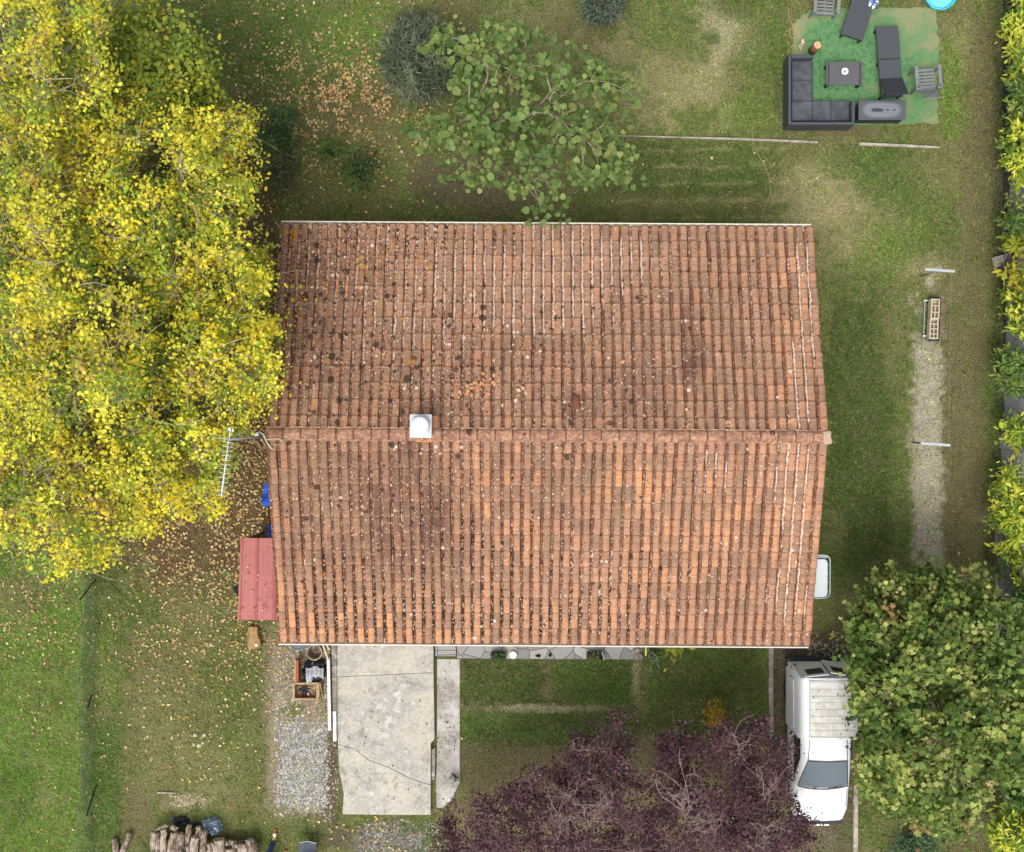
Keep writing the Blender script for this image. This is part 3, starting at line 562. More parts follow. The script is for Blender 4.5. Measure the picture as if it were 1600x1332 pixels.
m.tube([(xw, b.y+.17, zc-.35), (b.x-.05, b.y+.07, zc-.04)], .012); m.tube([(xw, b.y+.17, zc-.35), (xw, b.y+.17, zc)], .012); m.build('canopy_frame', M_STEEL, cp, smooth=True)
mm = LMB(); mm.add([(xw, b.y+.02, zc-.04),(b.x, b.y+.02, zc-.04),(b.x+.02, b.y+.08, zc-.05),(xw, b.y+.17, zc-.2)], [(0,1,2,3)]); mm.build('canopy_side', simple('opal_side', C(176,186,190), .4, .08), cp)
# leaves and moss cushions lying on the roof
def on_roof(px, py):
    """height of the tile surface seen at this measured position"""
    z = 3.6
    for _ in range(4):
        v = HP(px, py, z); z = ZR-abs(v.y)*math.tan(SL)+.075
    return P(px, py, z)
pos, sz, cl = [], [], []
for cx, cy, r, n, c in ((738,606,22,22,(214,156,112)),(812,612,10,6,(222,190,160)),(1076,664,9,6,(200,150,116)),(1138,664,7,5,(210,160,124)),(974,566,4,2,(206,150,110)),(785,634,3,1,(220,190,160)),
                     (540,527,4,2,(196,176,130)),(586,472,4,2,(196,176,130)),(492,560,6,3,(220,196,170)),(1253,428,4,2,(226,196,166)),(566,805,4,2,(220,200,176)),(455,480,30,14,(220,190,60)),(430,560,20,12,(214,190,70)),(445,610,20,9,(210,170,70)),(760,600,20,12,(214,156,112)),(720,640,50,10,(206,160,124))):
    for i in range(n):
        p = on_roof(random.gauss(cx, r*.45), random.gauss(cy, r*.5)); pos.append(p); sz.append(random.uniform(.06, .14)); cl.append(np.array(C(*c))*random.uniform(.8, 1.15))
for i in range(230):
    p = on_roof(random.uniform(440, 1260), random.uniform(366, 996)); pos.append(p); sz.append(random.uniform(.02, .045)); cl.append(np.array(C(*random.choice(((224,200,176),(206,170,130),(120,80,60),(230,220,206))))))
for i in range(26):
    f = random.random(); p = P(378+50*f, random.uniform(846, 964), 2.05+.2*f); pos.append(p+Vector((0, 0, .05))); sz.append(random.uniform(.04, .08)); cl.append(np.array(C(*random.choice(((214,180,120),(190,140,90),(120,70,56))))))
for i in range(16): pos.append(P(random.uniform(1268,1330), random.uniform(1070,1190), 1.89)); sz.append(random.uniform(.03, .06)); cl.append(np.array(C(*random.choice(((110,60,60),(150,140,80),(120,90,60))))))
V_, F_, C_ = leaves(np.array(pos), np.array(sz), np.array(cl), RHOMB, RH_F, .35)
o = np_mesh('roof_leaves', V_, F_, DRYLEAF, col=C_); tag(o, 'dry leaves and flakes of lichen lying on the tiled and metal roofs', 'leaves', kind='stuff')

# ------------------------------------------------------------------ paving, slabs, kerbs
def slab(name, poly, z, mat, label, z0=-.05, bevel=.012):
    m = MB(); m.prism([tuple(P(x, y, z))[:2] for x, y in poly], z0, z); o = m.build(name, mat, bevel=bevel); return tag(o, label, kind='structure')
slab('driveway', [(524,960),(677,960),(677.5,1051),(524,1058)], .17, M_SLAB, 'upper pale bay of the raised concrete ramp, against the house')
slab('driveway', [(524,1058.4),(677.5,1051.4),(679,1155),(673,1162),(673,1227),(640,1216),(610,1200),(577,1188),(555,1171),(528,1163)], .165, M_SLAB2, 'grey middle bay of the concrete ramp with a diagonal crack below')
slab('driveway', [(528,1163.4),(555,1171.5),(577,1188.6),(610,1200.6),(640,1216.6),(673,1227.6),(673,1274),(535,1273),(537,1240),(530,1205)], .158, M_SLAB, 'lower pale bay of the concrete ramp below the diagonal crack')
slab('driveway_edge', [(674,1172),(680,1168),(680,1218),(674.5,1220)], .12, M_KERB, 'broken concrete edge strip beside the ramp')
slab('footpath', [(683,1030),(718.5,1030),(718.5,1222),(706,1250),(690,1264),(682,1262),(681,1225),(682.5,1170)], .03, M_WALK, 'narrow concrete path right of the ramp', z0=-.03)
t = NT('crazy_paving'); co = t.coord(); de, _ = t.voro(co, 2.6, 'DISTANCE_TO_EDGE'); dd, cc = t.voro(co, 2.6); r, g, b = t.sep(cc); n2 = t.noise(co, 30, 4, .7)
col = t.mix(g, C(166,164,162), C(140,138,136)); col = t.mix(t.ss(.6, .9, r)*.7, col, C(196,190,182)); col = t.mix(t.ss(.035, .015, de)*.8, col, C(104,100,96)); col = t.val(col, (n2-.5)*.5+1.0); t.bump(t.ss(0.0, .04, de), .01)
M_CRAZY = t.done(col, .85, 0, .2)
slab('terrace', [(714,960),(1004,960),(1003,1031),(714,1029)], .22, M_CRAZY, 'raised crazy-paved terrace along the front wall')
slab('steps', [(680,960),(713,960),(713,1016),(680,1016)], .20, M_CRAZY, 'paved step between the ramp and the terrace'); slab('steps', [(680,1016.5),(713,1016.5),(712.5,1025.5),(680,1025.5)], .12, M_CRAZY, 'lower paved step above the narrow path')
def lowwall(poly, z, mat, label, name='kerb', cat='kerb', kind='structure'):
    m = MB(); m.prism([tuple(P(x, y, z))[:2] for x, y in poly], -.03, z); o = m.build(name, mat, bevel=.008); tag(o, label, cat if kind != 'structure' else None, kind=kind); return o
lowwall([(517,985),(525.5,985),(527,1156),(521,1158)], .22, M_KERB, 'low concrete kerb along the left side of the ramp')
lowwall([(1201,1000),(1208.5,1000),(1209,1160),(1202,1160)], .14, M_KERB, 'weathered concrete kerb left of the van')
lowwall([(1334,1225),(1341,1225),(1341,1350),(1334,1350)], .14, M_KLIGHT, 'lichen-spotted concrete kerb right of the van bonnet')
lowwall([(1030,212.8),(1130,215),(1180,216.5),(1278,220.5),(1278,224),(1180,220),(1130,218),(1030,215)], .10, M_KLIGHT, 'pale edging strip across the lawn below the corner sofa', 'lawn_edging')
lowwall([(872,209.5),(1030,212.8),(1030,214.5),(872,211.5)], .06, M_KLIGHT, 'buried pale edging strip under the round-leaved tree', 'lawn_edging')
lowwall([(1343,222.5),(1400,225),(1470,229),(1470,231.5),(1400,229),(1343,227)], .10, M_KLIGHT, 'pale edging strip right of the gap below the storage box', 'lawn_edging')
lowwall([(245,1238),(275,1238.5),(275,1241),(245,1240.5)], .05, M_KLIGHT, 'short pale edging stone in the lawn above the log pile', 'lawn_edging')
lowwall([(1555,985),(1560,985),(1560,760),(1555,760)], .05, M_KERB, 'thin kerb under the mesh fence', 'kerb')
# turf mat
t = NT('artificial_turf'); co = t.coord(); n1 = t.noise(co, 1.6, 4, .65, .6); n2 = t.noise(co, 9, 4, .7); n3 = t.noise(co, 90, 2)
sx = t.t.nodes.new('ShaderNodeSeparateXYZ'); t.put(sx.inputs[0], co); ox = Sk(t, sx.outputs[0]); oy = Sk(t, sx.outputs[1])
edge = t.ss(8.9, 10.9, ox)*.11+t.ss(9.9, 10.8, oy)*.08+t.ss(7.75, 7.2, ox)*.12
col = t.mix(t.ss(.4, .7, n2), C(108,152,104), C(68,120,70)); col = t.mix(t.ss(.545, .67, n1*.5+n2*.5+edge)*.75, col, C(160,152,116)); col = t.mix(t.ss(.66, .72, n2)*.6, col, C(176,160,130))
seam = t.ss(.015, .005, t.math('ABSOLUTE', ox-9.3)); col = t.mix(seam*.6, col, C(150,110,84)); seam = t.ss(.012, .004, t.math('ABSOLUTE', ox-7.85)); col = t.mix(seam*.6, col, C(50,90,60))
col = t.val(col, (n3-.5)*.7+1.0); t.bump(n3, .01); TURFM = t.done(col, .95, 0, .1)
m = MB(); pts = []
for i in range(len(TURF)):
    a, b = TURF[i], TURF[(i+1) % len(TURF)]
    for k in range(12): f = k/12; pts.append((a[0]+(b[0]-a[0])*f+random.gauss(0, 1.3), a[1]+(b[1]-a[1])*f+random.gauss(0, 1.3)))
m.prism([tuple(P(x, y, .012))[:2] for x, y in pts], .004, .014); tag(m.build('turf_mat', TURFM), 'worn green artificial turf mat under the garden furniture', 'turf mat')

# ------------------------------------------------------------------ garden furniture
sofa = thing('corner_sofa', 'L-shaped dark grey corner sofa on the turf mat', 'sofa', P(1283, 140))
zb, zs = .62, .34
m = MB(); m.bpx(1232,86,1236.5,195,0,zb); m.bpx(1232,190.5,1336,195,0,zb-.002); m.build('backrest', M_DARK, sofa, bevel=.012)
m = MB(); m.bpx(1236.8,86,1271,91,0,zb-.004); m.build('armrest', M_DARK, sofa, bevel=.012); m = MB(); m.bpx(1331,157,1336,190,0,zb-.004); m.build('armrest', M_DARK, sofa, bevel=.012)
m = MB(); m.bpx(1237,91.5,1270,190,.04,zs-.08); m.bpx(1270.3,158,1330,190,.04,zs-.082); m.build('seat_base', M_DARK2, sofa, bevel=.01)
for x0, y0, x1, y1 in ((1237.5,92,1269,125),(1237.5,125.5,1269,157.5),(1237.5,158,1269,189),(1269.5,158,1298,189),(1298.5,158,1330,189)):
    m = MB(); m.bpx(x0, y0, x1, y1, zs-.08, zs); m.build('seat', M_CUSH, sofa, bevel=.015)
tb = thing('coffee_table', 'low dark grey rectangular table in the middle of the turf mat', 'table', P(1319, 115))
m = MB(); m.bpx(1291,96.5,1347.5,133,.39,.43); m.build('tabletop', simple('table_weave', C(92,92,94), .55, .12, 4, fine=110, stretch=(3,1,1)), tb, bevel=.008)
m = MB(); m.bpx(1292.5,98,1346,131.5,.33,.388); m.build('apron', M_DARK2, tb)
m = MB(); m.bpx(1294,97.5,1296,132,.4305,.437); m.build('trim', M_DARK2, tb); m = MB(); m.bpx(1343,97.5,1345,132,.4305,.437); m.build('trim', M_DARK2, tb)
for x in (1293, 1342.5):
    for y in (98, 128): m = MB(); m.bpx(x, y, x+4, y+4, 0, .385); m.build('leg', M_DARK2, tb)
pl = thing('ashtray', 'white oval dish on the low dark table', 'dish', P(1320,112,.43)); m = MB(); c0 = P(1320,112,.45); m.lathe([(.05,0),(.08,.015),(.09,.035),(.082,.035),(.06,.014),(.001,.012)], (c0.x, c0.y, .4305), 20); m.build('dish', M_WHITE, pl, smooth=True)
m = MB(); m.lathe([(.03,.0),(.035,.01),(.02,.014),(.0,.014)], (c0.x, c0.y, .4445), 14); m.build('ash', simple('ash', C(150,146,140), .9), pl)
bx = thing('storage_box', 'dark grey storage box with a wet patch on its lid, beside the corner sofa', 'storage box', P(1377,172))
m = MB(); m.bpx(1343,159,1413,186,0,.47); m.build('body', M_DARK2, bx, bevel=.01)
t = NT('faded_lid'); co = t.coord((1,1,1),'Generated',(-.5,-.5,0)); c0 = P(1377,172,.5); b0 = P(1377,172); n2 = t.noise(co, 8, 4, .6)
sx = t.t.nodes.new('ShaderNodeSeparateXYZ'); t.put(sx.inputs[0], co); ox = Sk(t, sx.outputs[0]); oy = Sk(t, sx.outputs[1])
dist = t.math('POWER', t.math('ABSOLUTE', ox*2.25), 3)+t.math('POWER', t.math('ABSOLUTE', oy*2.35), 3); col = t.mix(t.ss(1.0, .35, dist+(n2-.5)*.4), C(82,85,92), C(118,124,134))
bl = t.math('POWER', (ox+.10)*7, 2)+t.math('POWER', (oy+.0)*9, 2); col = t.mix(t.ss(1.0, .8, bl+(n2-.5)*1.4), col, C(62,65,72))
for q_ in (.12, .26): bl = t.math('POWER', (ox-q_)*32, 2)+t.math('POWER', oy*16, 2); col = t.mix(t.ss(1.0, .8, bl+(n2-.5)*.8), col, C(66,70,76))
m = MB(); m.bpx(1341.5,157,1415,187.5,.471,.50); m.build('lid', t.done(col, .5, 0, .4), bx, bevel=.01)

def lounger(head, tail, label, up, width=.56, z=.33):
    """head/tail: measured middle of the two short ends of the flat surface"""
    a = P(*head, z); b = P(*tail, z); L = (b-a).length; ang = math.atan2((b-a).y, (b-a).x); t_ = thing('sun_lounger', label, 'sun lounger', (a.x, a.y, 0), ang, 'dark woven sun loungers')
    hb = L*.74 if up else L
    m = LMB(); m.box((L/2, width/2-.03, z-.045), (L, .045, .07)); m.box((L/2, -width/2+.03, z-.045), (L, .045, .07)); m.box((.025, 0, z-.045), (.045, width-.11, .068)); m.box((L-.025, 0, z-.045), (.045, width-.11, .068)); m.build('frame', M_DARK2, t_, bevel=.006)
    m = LMB(); m.box((hb*.31, 0, z-.005), (hb*.61, width, .022)); m.build('seat', M_DARK, t_, bevel=.006)
    m = LMB(); m.box((hb*.815, 0, z-.005), (hb*.37-.012, width, .022)); m.build('seat', M_DARK, t_, bevel=.006)
    if up:
        bl_ = .66; an = R_(38); m = LMB(); m.box((hb+bl_/2*math.cos(an), 0, z+bl_/2*math.sin(an)), (bl_, width, .03), tilt=Matrix.Rotation(-an, 3, 'Y')); m.build('backrest', M_DARK2, t_, bevel=.006)
        m = LMB(); m.tube([(hb+.45, width/2-.06, z-.02), (hb+.38, width/2-.06, z+.29)], .012); m.build('backrest_strut', M_BLACK, t_); m = LMB(); m.tube([(hb+.45, -width/2+.06, z-.02), (hb+.38, -width/2+.06, z+.29)], .012); m.build('backrest_strut', M_BLACK, t_)
    for x in (.05, L*.5, L-.05):
        for s in (1, -1): m = LMB(); m.box((x, s*(width/2-.05), z/2-.04), (.05, .05, z-.08)); m.build('leg', M_DARK2, t_)
    return t_
lounger((1386,41), (1394,152), 'dark woven sun lounger with its backrest raised, beside the slatted armchair', True)
lounger((1331,59), (1366,-52), 'flat dark woven sun lounger cut by the top edge, with blue sandals on it', False, .57)
# sandals
for i, (x, y) in enumerate(((1361,3.5),(1367,8))):
    s_ = thing('sandal', ('blue sandal lying on the flat sun lounger, nearer its middle','blue sandal with a white sole hanging over the lounger edge')[i], 'sandal', P(x, y, .35), R_(-25-10*i), 'blue sandals'); 
    m = LMB(); m.prism([(.05*math.cos(a)*(1.15 if math.sin(a) > 0 else .85), .13*math.sin(a)) for a in np.linspace(0, 2*math.pi, 17)[:-1]], 0, .02); m.build('sole', M_WHITE, s_, bevel=.004)
    m = LMB(); m.tube([(-.05,.02,.01),(-.035,.03,.045),(0,.035,.055),(.035,.03,.045),(.05,.02,.01)], .022, 6); m.tube([(-.045,-.03,.01),(0,-.02,.05),(.045,-.03,.01)], .014, 6); m.build('strap', simple('blue_plastic', C(52,120,200), .4, .1), s_, smooth=True)

def armchair(px, py, rz, label):
    t_ = thing('garden_armchair', label, 'armchair', P(px, py), rz, 'grey slatted garden armchairs'); M = M_GREYW      # local: +y is the front
    def b(name, parts, bev=.005):
        m = LMB()
        for q in parts: m.box(*q)
        return m.build(name, M, t_, bevel=bev)
    b('seat', [((-.105, .22-.085*i, .38+.003*i), (.20, .055, .022)) for i in range(6)]+[((.105, .22-.085*i, .38+.003*i), (.20, .055, .022)) for i in range(6)]+[((x, .01, .378), (.03, .50, .028)) for x in (-.215, .0, .215)])
    for s in (1, -1):
        b('armrest', [((s*.29, .0, .60), (.085, .60, .03)), ((s*.27, -.26, .60), (.11, .10, .028))], .012)
        b('leg', [((s*.29, .23, .29), (.05, .05, .585))]); b('leg', [((s*.27, -.25, .36), (.05, .055, .72))])
    tl = Matrix.Rotation(R_(40), 3, 'X')
    br = [((-.19+.076*i, -.28-.12, .58), (.05, .018, .52), 0, tl) for i in range(6)]+[((0, -.57, .775), (.46, .028, .07), 0, tl), ((0, -.262, .42), (.46, .028, .06), 0, tl)]
    b('backrest', br); b('apron', [((0, .255, .34), (.56, .022, .07))])
armchair(1438, 131, R_(4), 'grey slatted wooden armchair on the right of the turf mat'); armchair(1283, 15, R_(176), 'grey slatted wooden armchair cut by the top edge of the photo')
# paddling pool
pc = P(1466,-5); t_ = thing('paddling_pool', 'small round turquoise plastic paddling pool at the top edge', 'paddling pool', pc)
m = LMB(); n = 40; vs = []; pr = [(.33,.0),(.37,.05),(.355,.10),(.40,.16),(.415,.20),(.385,.215),(.36,.19),(.33,.06),(.02,.03)]
for r, z in pr:
    for k in range(n): a = 2*math.pi*k/n; rr = r*(1+.022*math.cos(9*a)*(r > .34)); vs.append((rr*math.cos(a), rr*math.sin(a), z))
m.add(vs, [(i*n+k, i*n+(k+1) % n, (i+1)*n+(k+1) % n, (i+1)*n+k) for i in range(len(pr)-1) for k in range(n)]+[tuple(range((len(pr)-1)*n, len(pr)*n)), tuple(reversed(range(n)))])
m.build('basin', simple('turquoise_plastic', C(60,200,216), .3, .08, spec=.5), t_, smooth=True)
m = LMB(); m.lathe([(.335,.0),(.0,.002)], (0,0,.11), 40); m.build('water', simple('pool_water', C(120,216,230), .08, .1, 5, spec=.6), t_)
# stump and driftwood
t_ = thing('stump', 'short upright log with a pale sawn top beside the corner sofa', 'log', P(1269,80), R_(10)); m = LMB(); m.tube([(0,0,0),(.01,.0,.2),(.03,.01,.42)], [.115,.10,.10], 12); m.build('trunk', simple('stump_bark', C(130,92,66), .9, .3, 8, bump=.01), t_, smooth=True)
m = LMB(); m.lathe([(.098,0),(.094,.008),(.0,.009)], (.03,.01,.42), 14); m.build('sawn_face', simple('sawn_wood', C(214,182,140), .8, .15, 20, col2=C(184,148,106)), t_)
t_ = thing('driftwood', 'small bleached piece of driftwood left of the upright log', 'driftwood', P(1252,70)); m = LMB(); m.tube([(-.03,-.16,.05),(-.04,-.06,.07),(.0,.0,.10),(.02,.07,.09),(.05,.16,.06)], [.02,.06,.045,.055,.02], 8); m.tube([(.0,.0,.1),(.06,.02,.12),(.07,.0,.1)], [.03,.025,.01], 6); m.tube([(.02,.07,.09),(-.03,.1,.12)], [.03,.012], 6); m.build('wood', simple('bleached_wood', C(226,206,186), .85, .3, 14, col2=C(150,110,84)), t_, smooth=True)
def cord(name, label, pts, r, mat, z=.03, cat='cord'):
    v = [P(x, y, z) for x, y in pts]; out = []
    for i in range(len(v)-1):
        p0, p1, p2, p3 = v[max(i-1, 0)], v[i], v[i+1], v[min(i+2, len(v)-1)]
        for k in range(6):
            f = k/6; out.append(.5*((2*p1)+(-p0+p2)*f+(2*p0-5*p1+4*p2-p3)*f*f+(-p0+3*p1-3*p2+p3)*f**3))
    out.append(v[-1]); m = MB(); m.tube(out, r, 5); return tag(m.build(name, mat, smooth=True), label, cat)
M_ROPE = simple('rope', C(186,164,112), .9, .2, 20)
cord('rope', 'thin tan rope with a loop at the left edge of the turf mat', [(1231,12),(1235,34),(1243,41),(1247,52),(1241,60),(1234,56),(1235,46),(1243,45),(1247,56),(1244,66),(1234,75),(1230,86)], .010, M_ROPE)
cord('hose', 'long thin tan cord winding down the lawn below the turf mat', [(1212,180),(1192,190),(1178,194),(1175,206),(1178,226),(1188,248),(1199,268),(1204,290),(1203,305),(1193,326),(1190,352)], .007, M_ROPE, cat='cord')

# ------------------------------------------------------------------ clothes line and blocks
def tpost(top, base, z, label, L=.72):
    a = P(*base); b = P(*top, z); t_ = thing('clothesline_post', label, 'clothesline post', a, R_(-4), 'steel T-shaped clothesline posts')
    m = LMB(); Mi = Matrix.Rotation(R_(4), 3, 'Z'); d_ = Mi @ (b-a); m.tube([(0,0,0), tuple(d_)], .022, 10); m.build('post', simple('grey_green_paint', C(128,144,150), .5, .1), t_, smooth=True)
    m = LMB(); m.box((d_.x, d_.y, z+.02), (L, .06, .05)); m.build('crossbar', M_STEEL, t_, bevel=.006)
    m = LMB(); m.tube([(d_.x, d_.y+.03, z+.045), (d_.x, d_.y+.05, z+.075)], .02, 8); m.build('bolt', M_STEEL, t_)
tpost((1468,423), (1437,432), 1.55, 'grey steel T-shaped clothesline post above the hollow blocks'); tpost((1461,694.5), (1425,691.5), 1.55, 'grey steel T-shaped clothesline post halfway down the worn path')
m = MB(); m.tube([P(1487,425,1.56), P(1484,560,1.50), P(1482,696,1.56)], .005, 4); tag(m.build('clothesline', simple('green_wire', C(120,140,90), .6)), 'thin green line strung between the two T-shaped posts', 'clothesline')
def hollow(px, py, w, l, h, rz, label, rows, z0=0, group=None, pale=(206,192,166)):
    t_ = thing('hollow_block', label, 'concrete block', P(px, py, z0), rz, group); m = LMB(); th = .028
    m.box((0,0,.03), (w-.01, l-.01, .02))
    for s in (1, -1): m.box((s*(w/2-th/2), 0, h/2), (th, l, h)); m.box((0, s*(l/2-th/2), h/2+.001), (w-2*th, th, h))
    for i in range(1, rows): m.box((0, -l/2+l*i/rows, h/2-.002), (w-2*th, th*.8, h-.01))
    for i in range(rows if rows > 1 else 0):
        if i or rows < 3: m.box((0, -l/2+l*(rows-1-i+.5)/rows, h/2-.004), (th*.8, l/rows-th, h-.02))
    m.build('shell', simple('block_concrete', C(*pale), .9, .2, 14, bump=.006), t_); return t_
hollow(1457,484,.22,.50,.20,R_(-2),'pale hollow concrete block standing on the upper end of the metal bench', 3, .20, 'hollow concrete blocks on the bench'); hollow(1455,515,.22,.50,.20,R_(-2),'pale hollow concrete block standing on the lower end of the metal bench', 4, .20, 'hollow concrete blocks on the bench')
t_ = thing('block_bench', 'low dark metal rail bench carrying the two hollow blocks', 'bench', P(1452,500), R_(-2)); m = LMB(); m.box((.06,0,.18), (.30,1.12,.03)); m.build('seat', M_DARK2, t_)
for y in (-.45, .45):
    m = LMB(); m.box((.05, y, .08), (.26, .04, .165)); m.build('leg', M_DARK2, t_); m = LMB(); m.box((-.16, y+.02, .15), (.09,.03,.03)); m.build('bracket', M_WHITE, t_)
m = LMB(); m.tube([(-.17,-.5,.12),(-.17,.5,.12)], .014); m.build('rail', M_STEEL, t_)
hollow(1563,408,.25,.40,.18,R_(104),'grey hollow concrete block lying at the foot of the mesh fence', 1, 0, None, (198,194,186))

# ------------------------------------------------------------------ antenna, tarps, lean-to
bse = HP(411,681,4.0); t_ = thing('tv_antenna', 'white television aerial on a mast at the left gable', 'antenna', P(409,681,2.6)); zt = 6.6
top = P(360,686,zt); a0 = P(357.5,686,zt); a1 = P(346,775,zt); foot = P(409,681,2.6); foot = Vector((foot.x-.02, foot.y, 2.6))
m = MB(); m.tube([(top.x, top.y, 2.6), (top.x, top.y, 4), (top.x, top.y, zt+.15)], .018, 8); m.tube([(top.x, top.y, 3.2), (-5.06, top.y, 3.2)], .014, 6); m.tube([(top.x, top.y, 3.7), (-5.06, top.y, 3.7)], .014, 6); m.build('mast', M_STEEL, t_, smooth=True)
m = MB(); m.tube([a0+(a0-a1)*.03, a1], .013, 6); dr_ = (a1-a0).normalized(); nr_ = Vector((-dr_.y, dr_.x, 0)); L = (a1-a0).length
for i in range(13):
    p = a0+dr_*(.07+.087*i*L/1.12); w = .11-.001*i; m.tube([p-nr_*w+Vector((0,0,.01)), p+nr_*w+Vector((0,0,.01))], .006, 5)
m.build('boom', M_WHITE, t_, smooth=True)
m = MB()
for dz in (-.16, -.05, .05, .16): m.tube([a0-nr_*.36+Vector((0,-.01*dz,dz)), a0+nr_*.20+Vector((0,0,dz))], .006, 5)
m.tube([a0+Vector((0,0,-.17)), a0+Vector((0,0,.17))], .01, 5); m.build('reflector', M_STEEL, t_, smooth=True)
m = MB(); m.tube([P(362,688,6.4), P(368,680,6.2), P(380,676,5.9), P(393,673,5.4)], .011, 6); m.build('cable', M_CREAM, t_, smooth=True); m = MB(); m.tube([P(401,679,4.7), P(405,675,4.6), P(412,680,4.5), P(417,692,4.3), P(425,702,4.25)], .018, 6); m.build('cable', M_CREAM, t_, smooth=True)
m = MB(); m.tube([P(416,688,4.4), P(424,686,4.35), P(436,686,4.33), P(443,692,4.28)], .010, 6); m.build('cable', M_CREAM, t_, smooth=True)
m = MB(); m.box(P(401,679,4.7), (.09,.07,.06), .4); m.build('junction_box', M_WHITE, t_, bevel=.01); m = MB(); m.box(P(359,671,6.7), (.05,.06,.08)); m.box(P(364,673,6.7), (.03,.05,.03)); m.tube([P(358,685,6.7), P(360,672,6.72)], .008); m.build('amplifier', M_WHITE, t_)
def tarp(px0, py0, px1, py1, z, label):
    m = MB(); n = 14; k = 7; vs = []; a = P(px0, py0, z); b = P(px1, py1, z)
    for i in range(n):
        for j in range(k):
            f = i/(n-1); g = j/(k-1); x = a.x+(b.x-a.x)*g-(.05 if g == 0 else 0)*random.random(); y = a.y+(b.y-a.y)*f; h = z*(.85+.15*g**.5)+.05*math.sin(9*f+5*g)+.04*random.random(); vs.append((x+.03*math.sin(7*f), y, h))
    m.add(vs, [(i*k+j, i*k+j+1, (i+1)*k+j+1, (i+1)*k+j) for i in range(n-1) for j in range(k-1)]); o = m.build('tarpaulin', simple('blue_tarpaulin', C(40,92,196), .45, .2, 6, spec=.4), smooth=False); return tag(o, label, 'tarpaulin', 'blue tarpaulins under the left verge')
tarp(410,756,436,792,1.3,'crumpled blue tarpaulin showing past the left verge, the upper of two'); tarp(415,822,436,840,1.5,'crumpled blue tarpaulin just above the red metal lean-to')
t_ = thing('lean_to', 'lean-to with a red ribbed metal roof against the left wall', 'lean-to', P(405,905)); zt = 2.15
a = P(376,841,zt-.12); b = P(371.5,968.5,zt-.12); c_ = P(445,841,zt+.1); d_ = P(445,969.5,zt+.1)
M_RED = simple('red_sheet_metal', C(182,104,100), .45, .10, 3, spec=.4, col2=C(172,94,92)); m = MB(); n = 60; prf = []
for i in range(n+1):
    f = i/n; h = .0
    for c0 in (.02, .40, .78):
        h = max(h, .035*max(0, 1-abs(f-c0)/.035)**.5 if abs(f-c0) < .035 else 0)
    h += .004*(1 if (i % 6 == 3) else 0); prf.append((f, h))
vs = []
for p, q in ((a, c_), (b, d_)):
    for f, h in prf: v = p+(q-p)*f; vs.append((v.x, v.y, v.z+h))
m.add(vs, [(i, i+1, i+2+n, i+1+n)[::-1] for i in range(n)]); o = m.build('roof', M_RED, t_); so = o.modifiers.new('solid', 'SOLIDIFY'); so.thickness = .006; so.offset = -1
M_SCR = simple('screw_caps', C(226,180,176), .5)
for f in (.28, .72):
    for g in (.08, .14, .25, .33, .46, .55, .66, .73):
        v = a+(c_-a)*g+(b-a)*(f+.2); m = MB(); m.lathe([(.012,0),(.012,.008),(.004,.012)], (v.x, v.y, v.z+.008), 8); m.build('screw', M_SCR, t_)
for y in (a.y-.08, b.y+.08): m = MB(); m.box((a.x+.08, y, 1.0), (.07, .07, 1.98)); m.build('post', M_BARK, t_)
m = MB(); m.box((a.x+.06, (a.y+b.y)/2, .6), (.03, abs(a.y-b.y)-.3, 1.2)); m.build('wall', simple('dark_board', C(70,58,46), .9, .2), t_)
m = MB(); m.add([P(364,917,.6), P(372,914,.9), P(372,932,.9), P(368,926,.6)], [(0,1,2,3)]); o = m.build('dark_sheet', M_BLACK); so = o.modifiers.new('solid', 'SOLIDIFY'); so.thickness = .01; tag(o, 'black plastic sheet poking out left of the red lean-to', 'plastic sheet')
# chopped wood block
t_ = thing('chopping_log', 'thick pale split log standing below the red lean-to', 'log', P(399,994), R_(3)); m = LMB(); m.prism([(-.17,-.29),(-.12,-.31),(.14,-.29),(.19,-.22),(.12,.05),(.10,.27),(-.12,.28),(-.17,.1)], 0, .20)
m.build('wood', simple('split_wood', C(206,170,116), .8, .35, 3, stretch=(6,1,1), col2=C(158,120,78), bump=.02), t_, bevel=.03, seg=3); m = LMB(); m.lathe([(.05,0),(.045,.02),(.02,.022)], (.06,-.2,.2), 10); m.build('knot', simple('knot', C(238,212,178), .8), t_)

# ------------------------------------------------------------------ clutter by the ramp
c0 = P(466,999,.78); t_ = thing('barrel', 'blue-grey plastic barrel with a flat lid, half under the front eaves', 'barrel', (c0.x, c0.y, 0)); M_BG = simple('blue_grey_plastic', C(92,102,114), .5, .1, 3)
m = LMB(); m.lathe([(.22,0),(.25,.1),(.265,.4),(.25,.7),(.24,.74)], n=28); m.build('body', M_BG, t_, smooth=True); m = LMB(); m.lathe([(.27,.0),(.275,.02),(.27,.045),(.25,.045),(.24,.03),(.0,.032)], (0,0,.742), 28); m.build('lid', M_BG, t_); m = LMB(); m.box((.02,.0,.79), (.10,.02,.02)); m.build('handle', M_DARK2, t_)
c0 = P(491,1020,.4); t_ = thing('plant_tub', 'round beige concrete tub holding a small grey pot', 'tub', (c0.x, c0.y, 0)); m = LMB(); m.lathe([(.15,0),(.19,.35),(.205,.38),(.20,.40),(.175,.40),(.165,.36),(.14,.08),(.0,.08)], n=24); m.build('shell', simple('old_concrete_tub', C(182,166,146), .9, .25, 9, col2=C(142,122,104)), t_)
m = LMB(); m.lathe([(.04,0),(.06,.09),(.05,.09),(.0,.03)], (.02,.04,.081), 14); m.build('pot', simple('grey_pot', C(120,108,98), .8), t_)
o = MB().box(P(462.5,1047,.28), (.03, .56, .25)).build('plank', simple('pale_plank_edge', C(206,170,136), .8, .2), bevel=.004); tag(o, 'thin pale board standing on edge left of the red-brown beam', 'board')
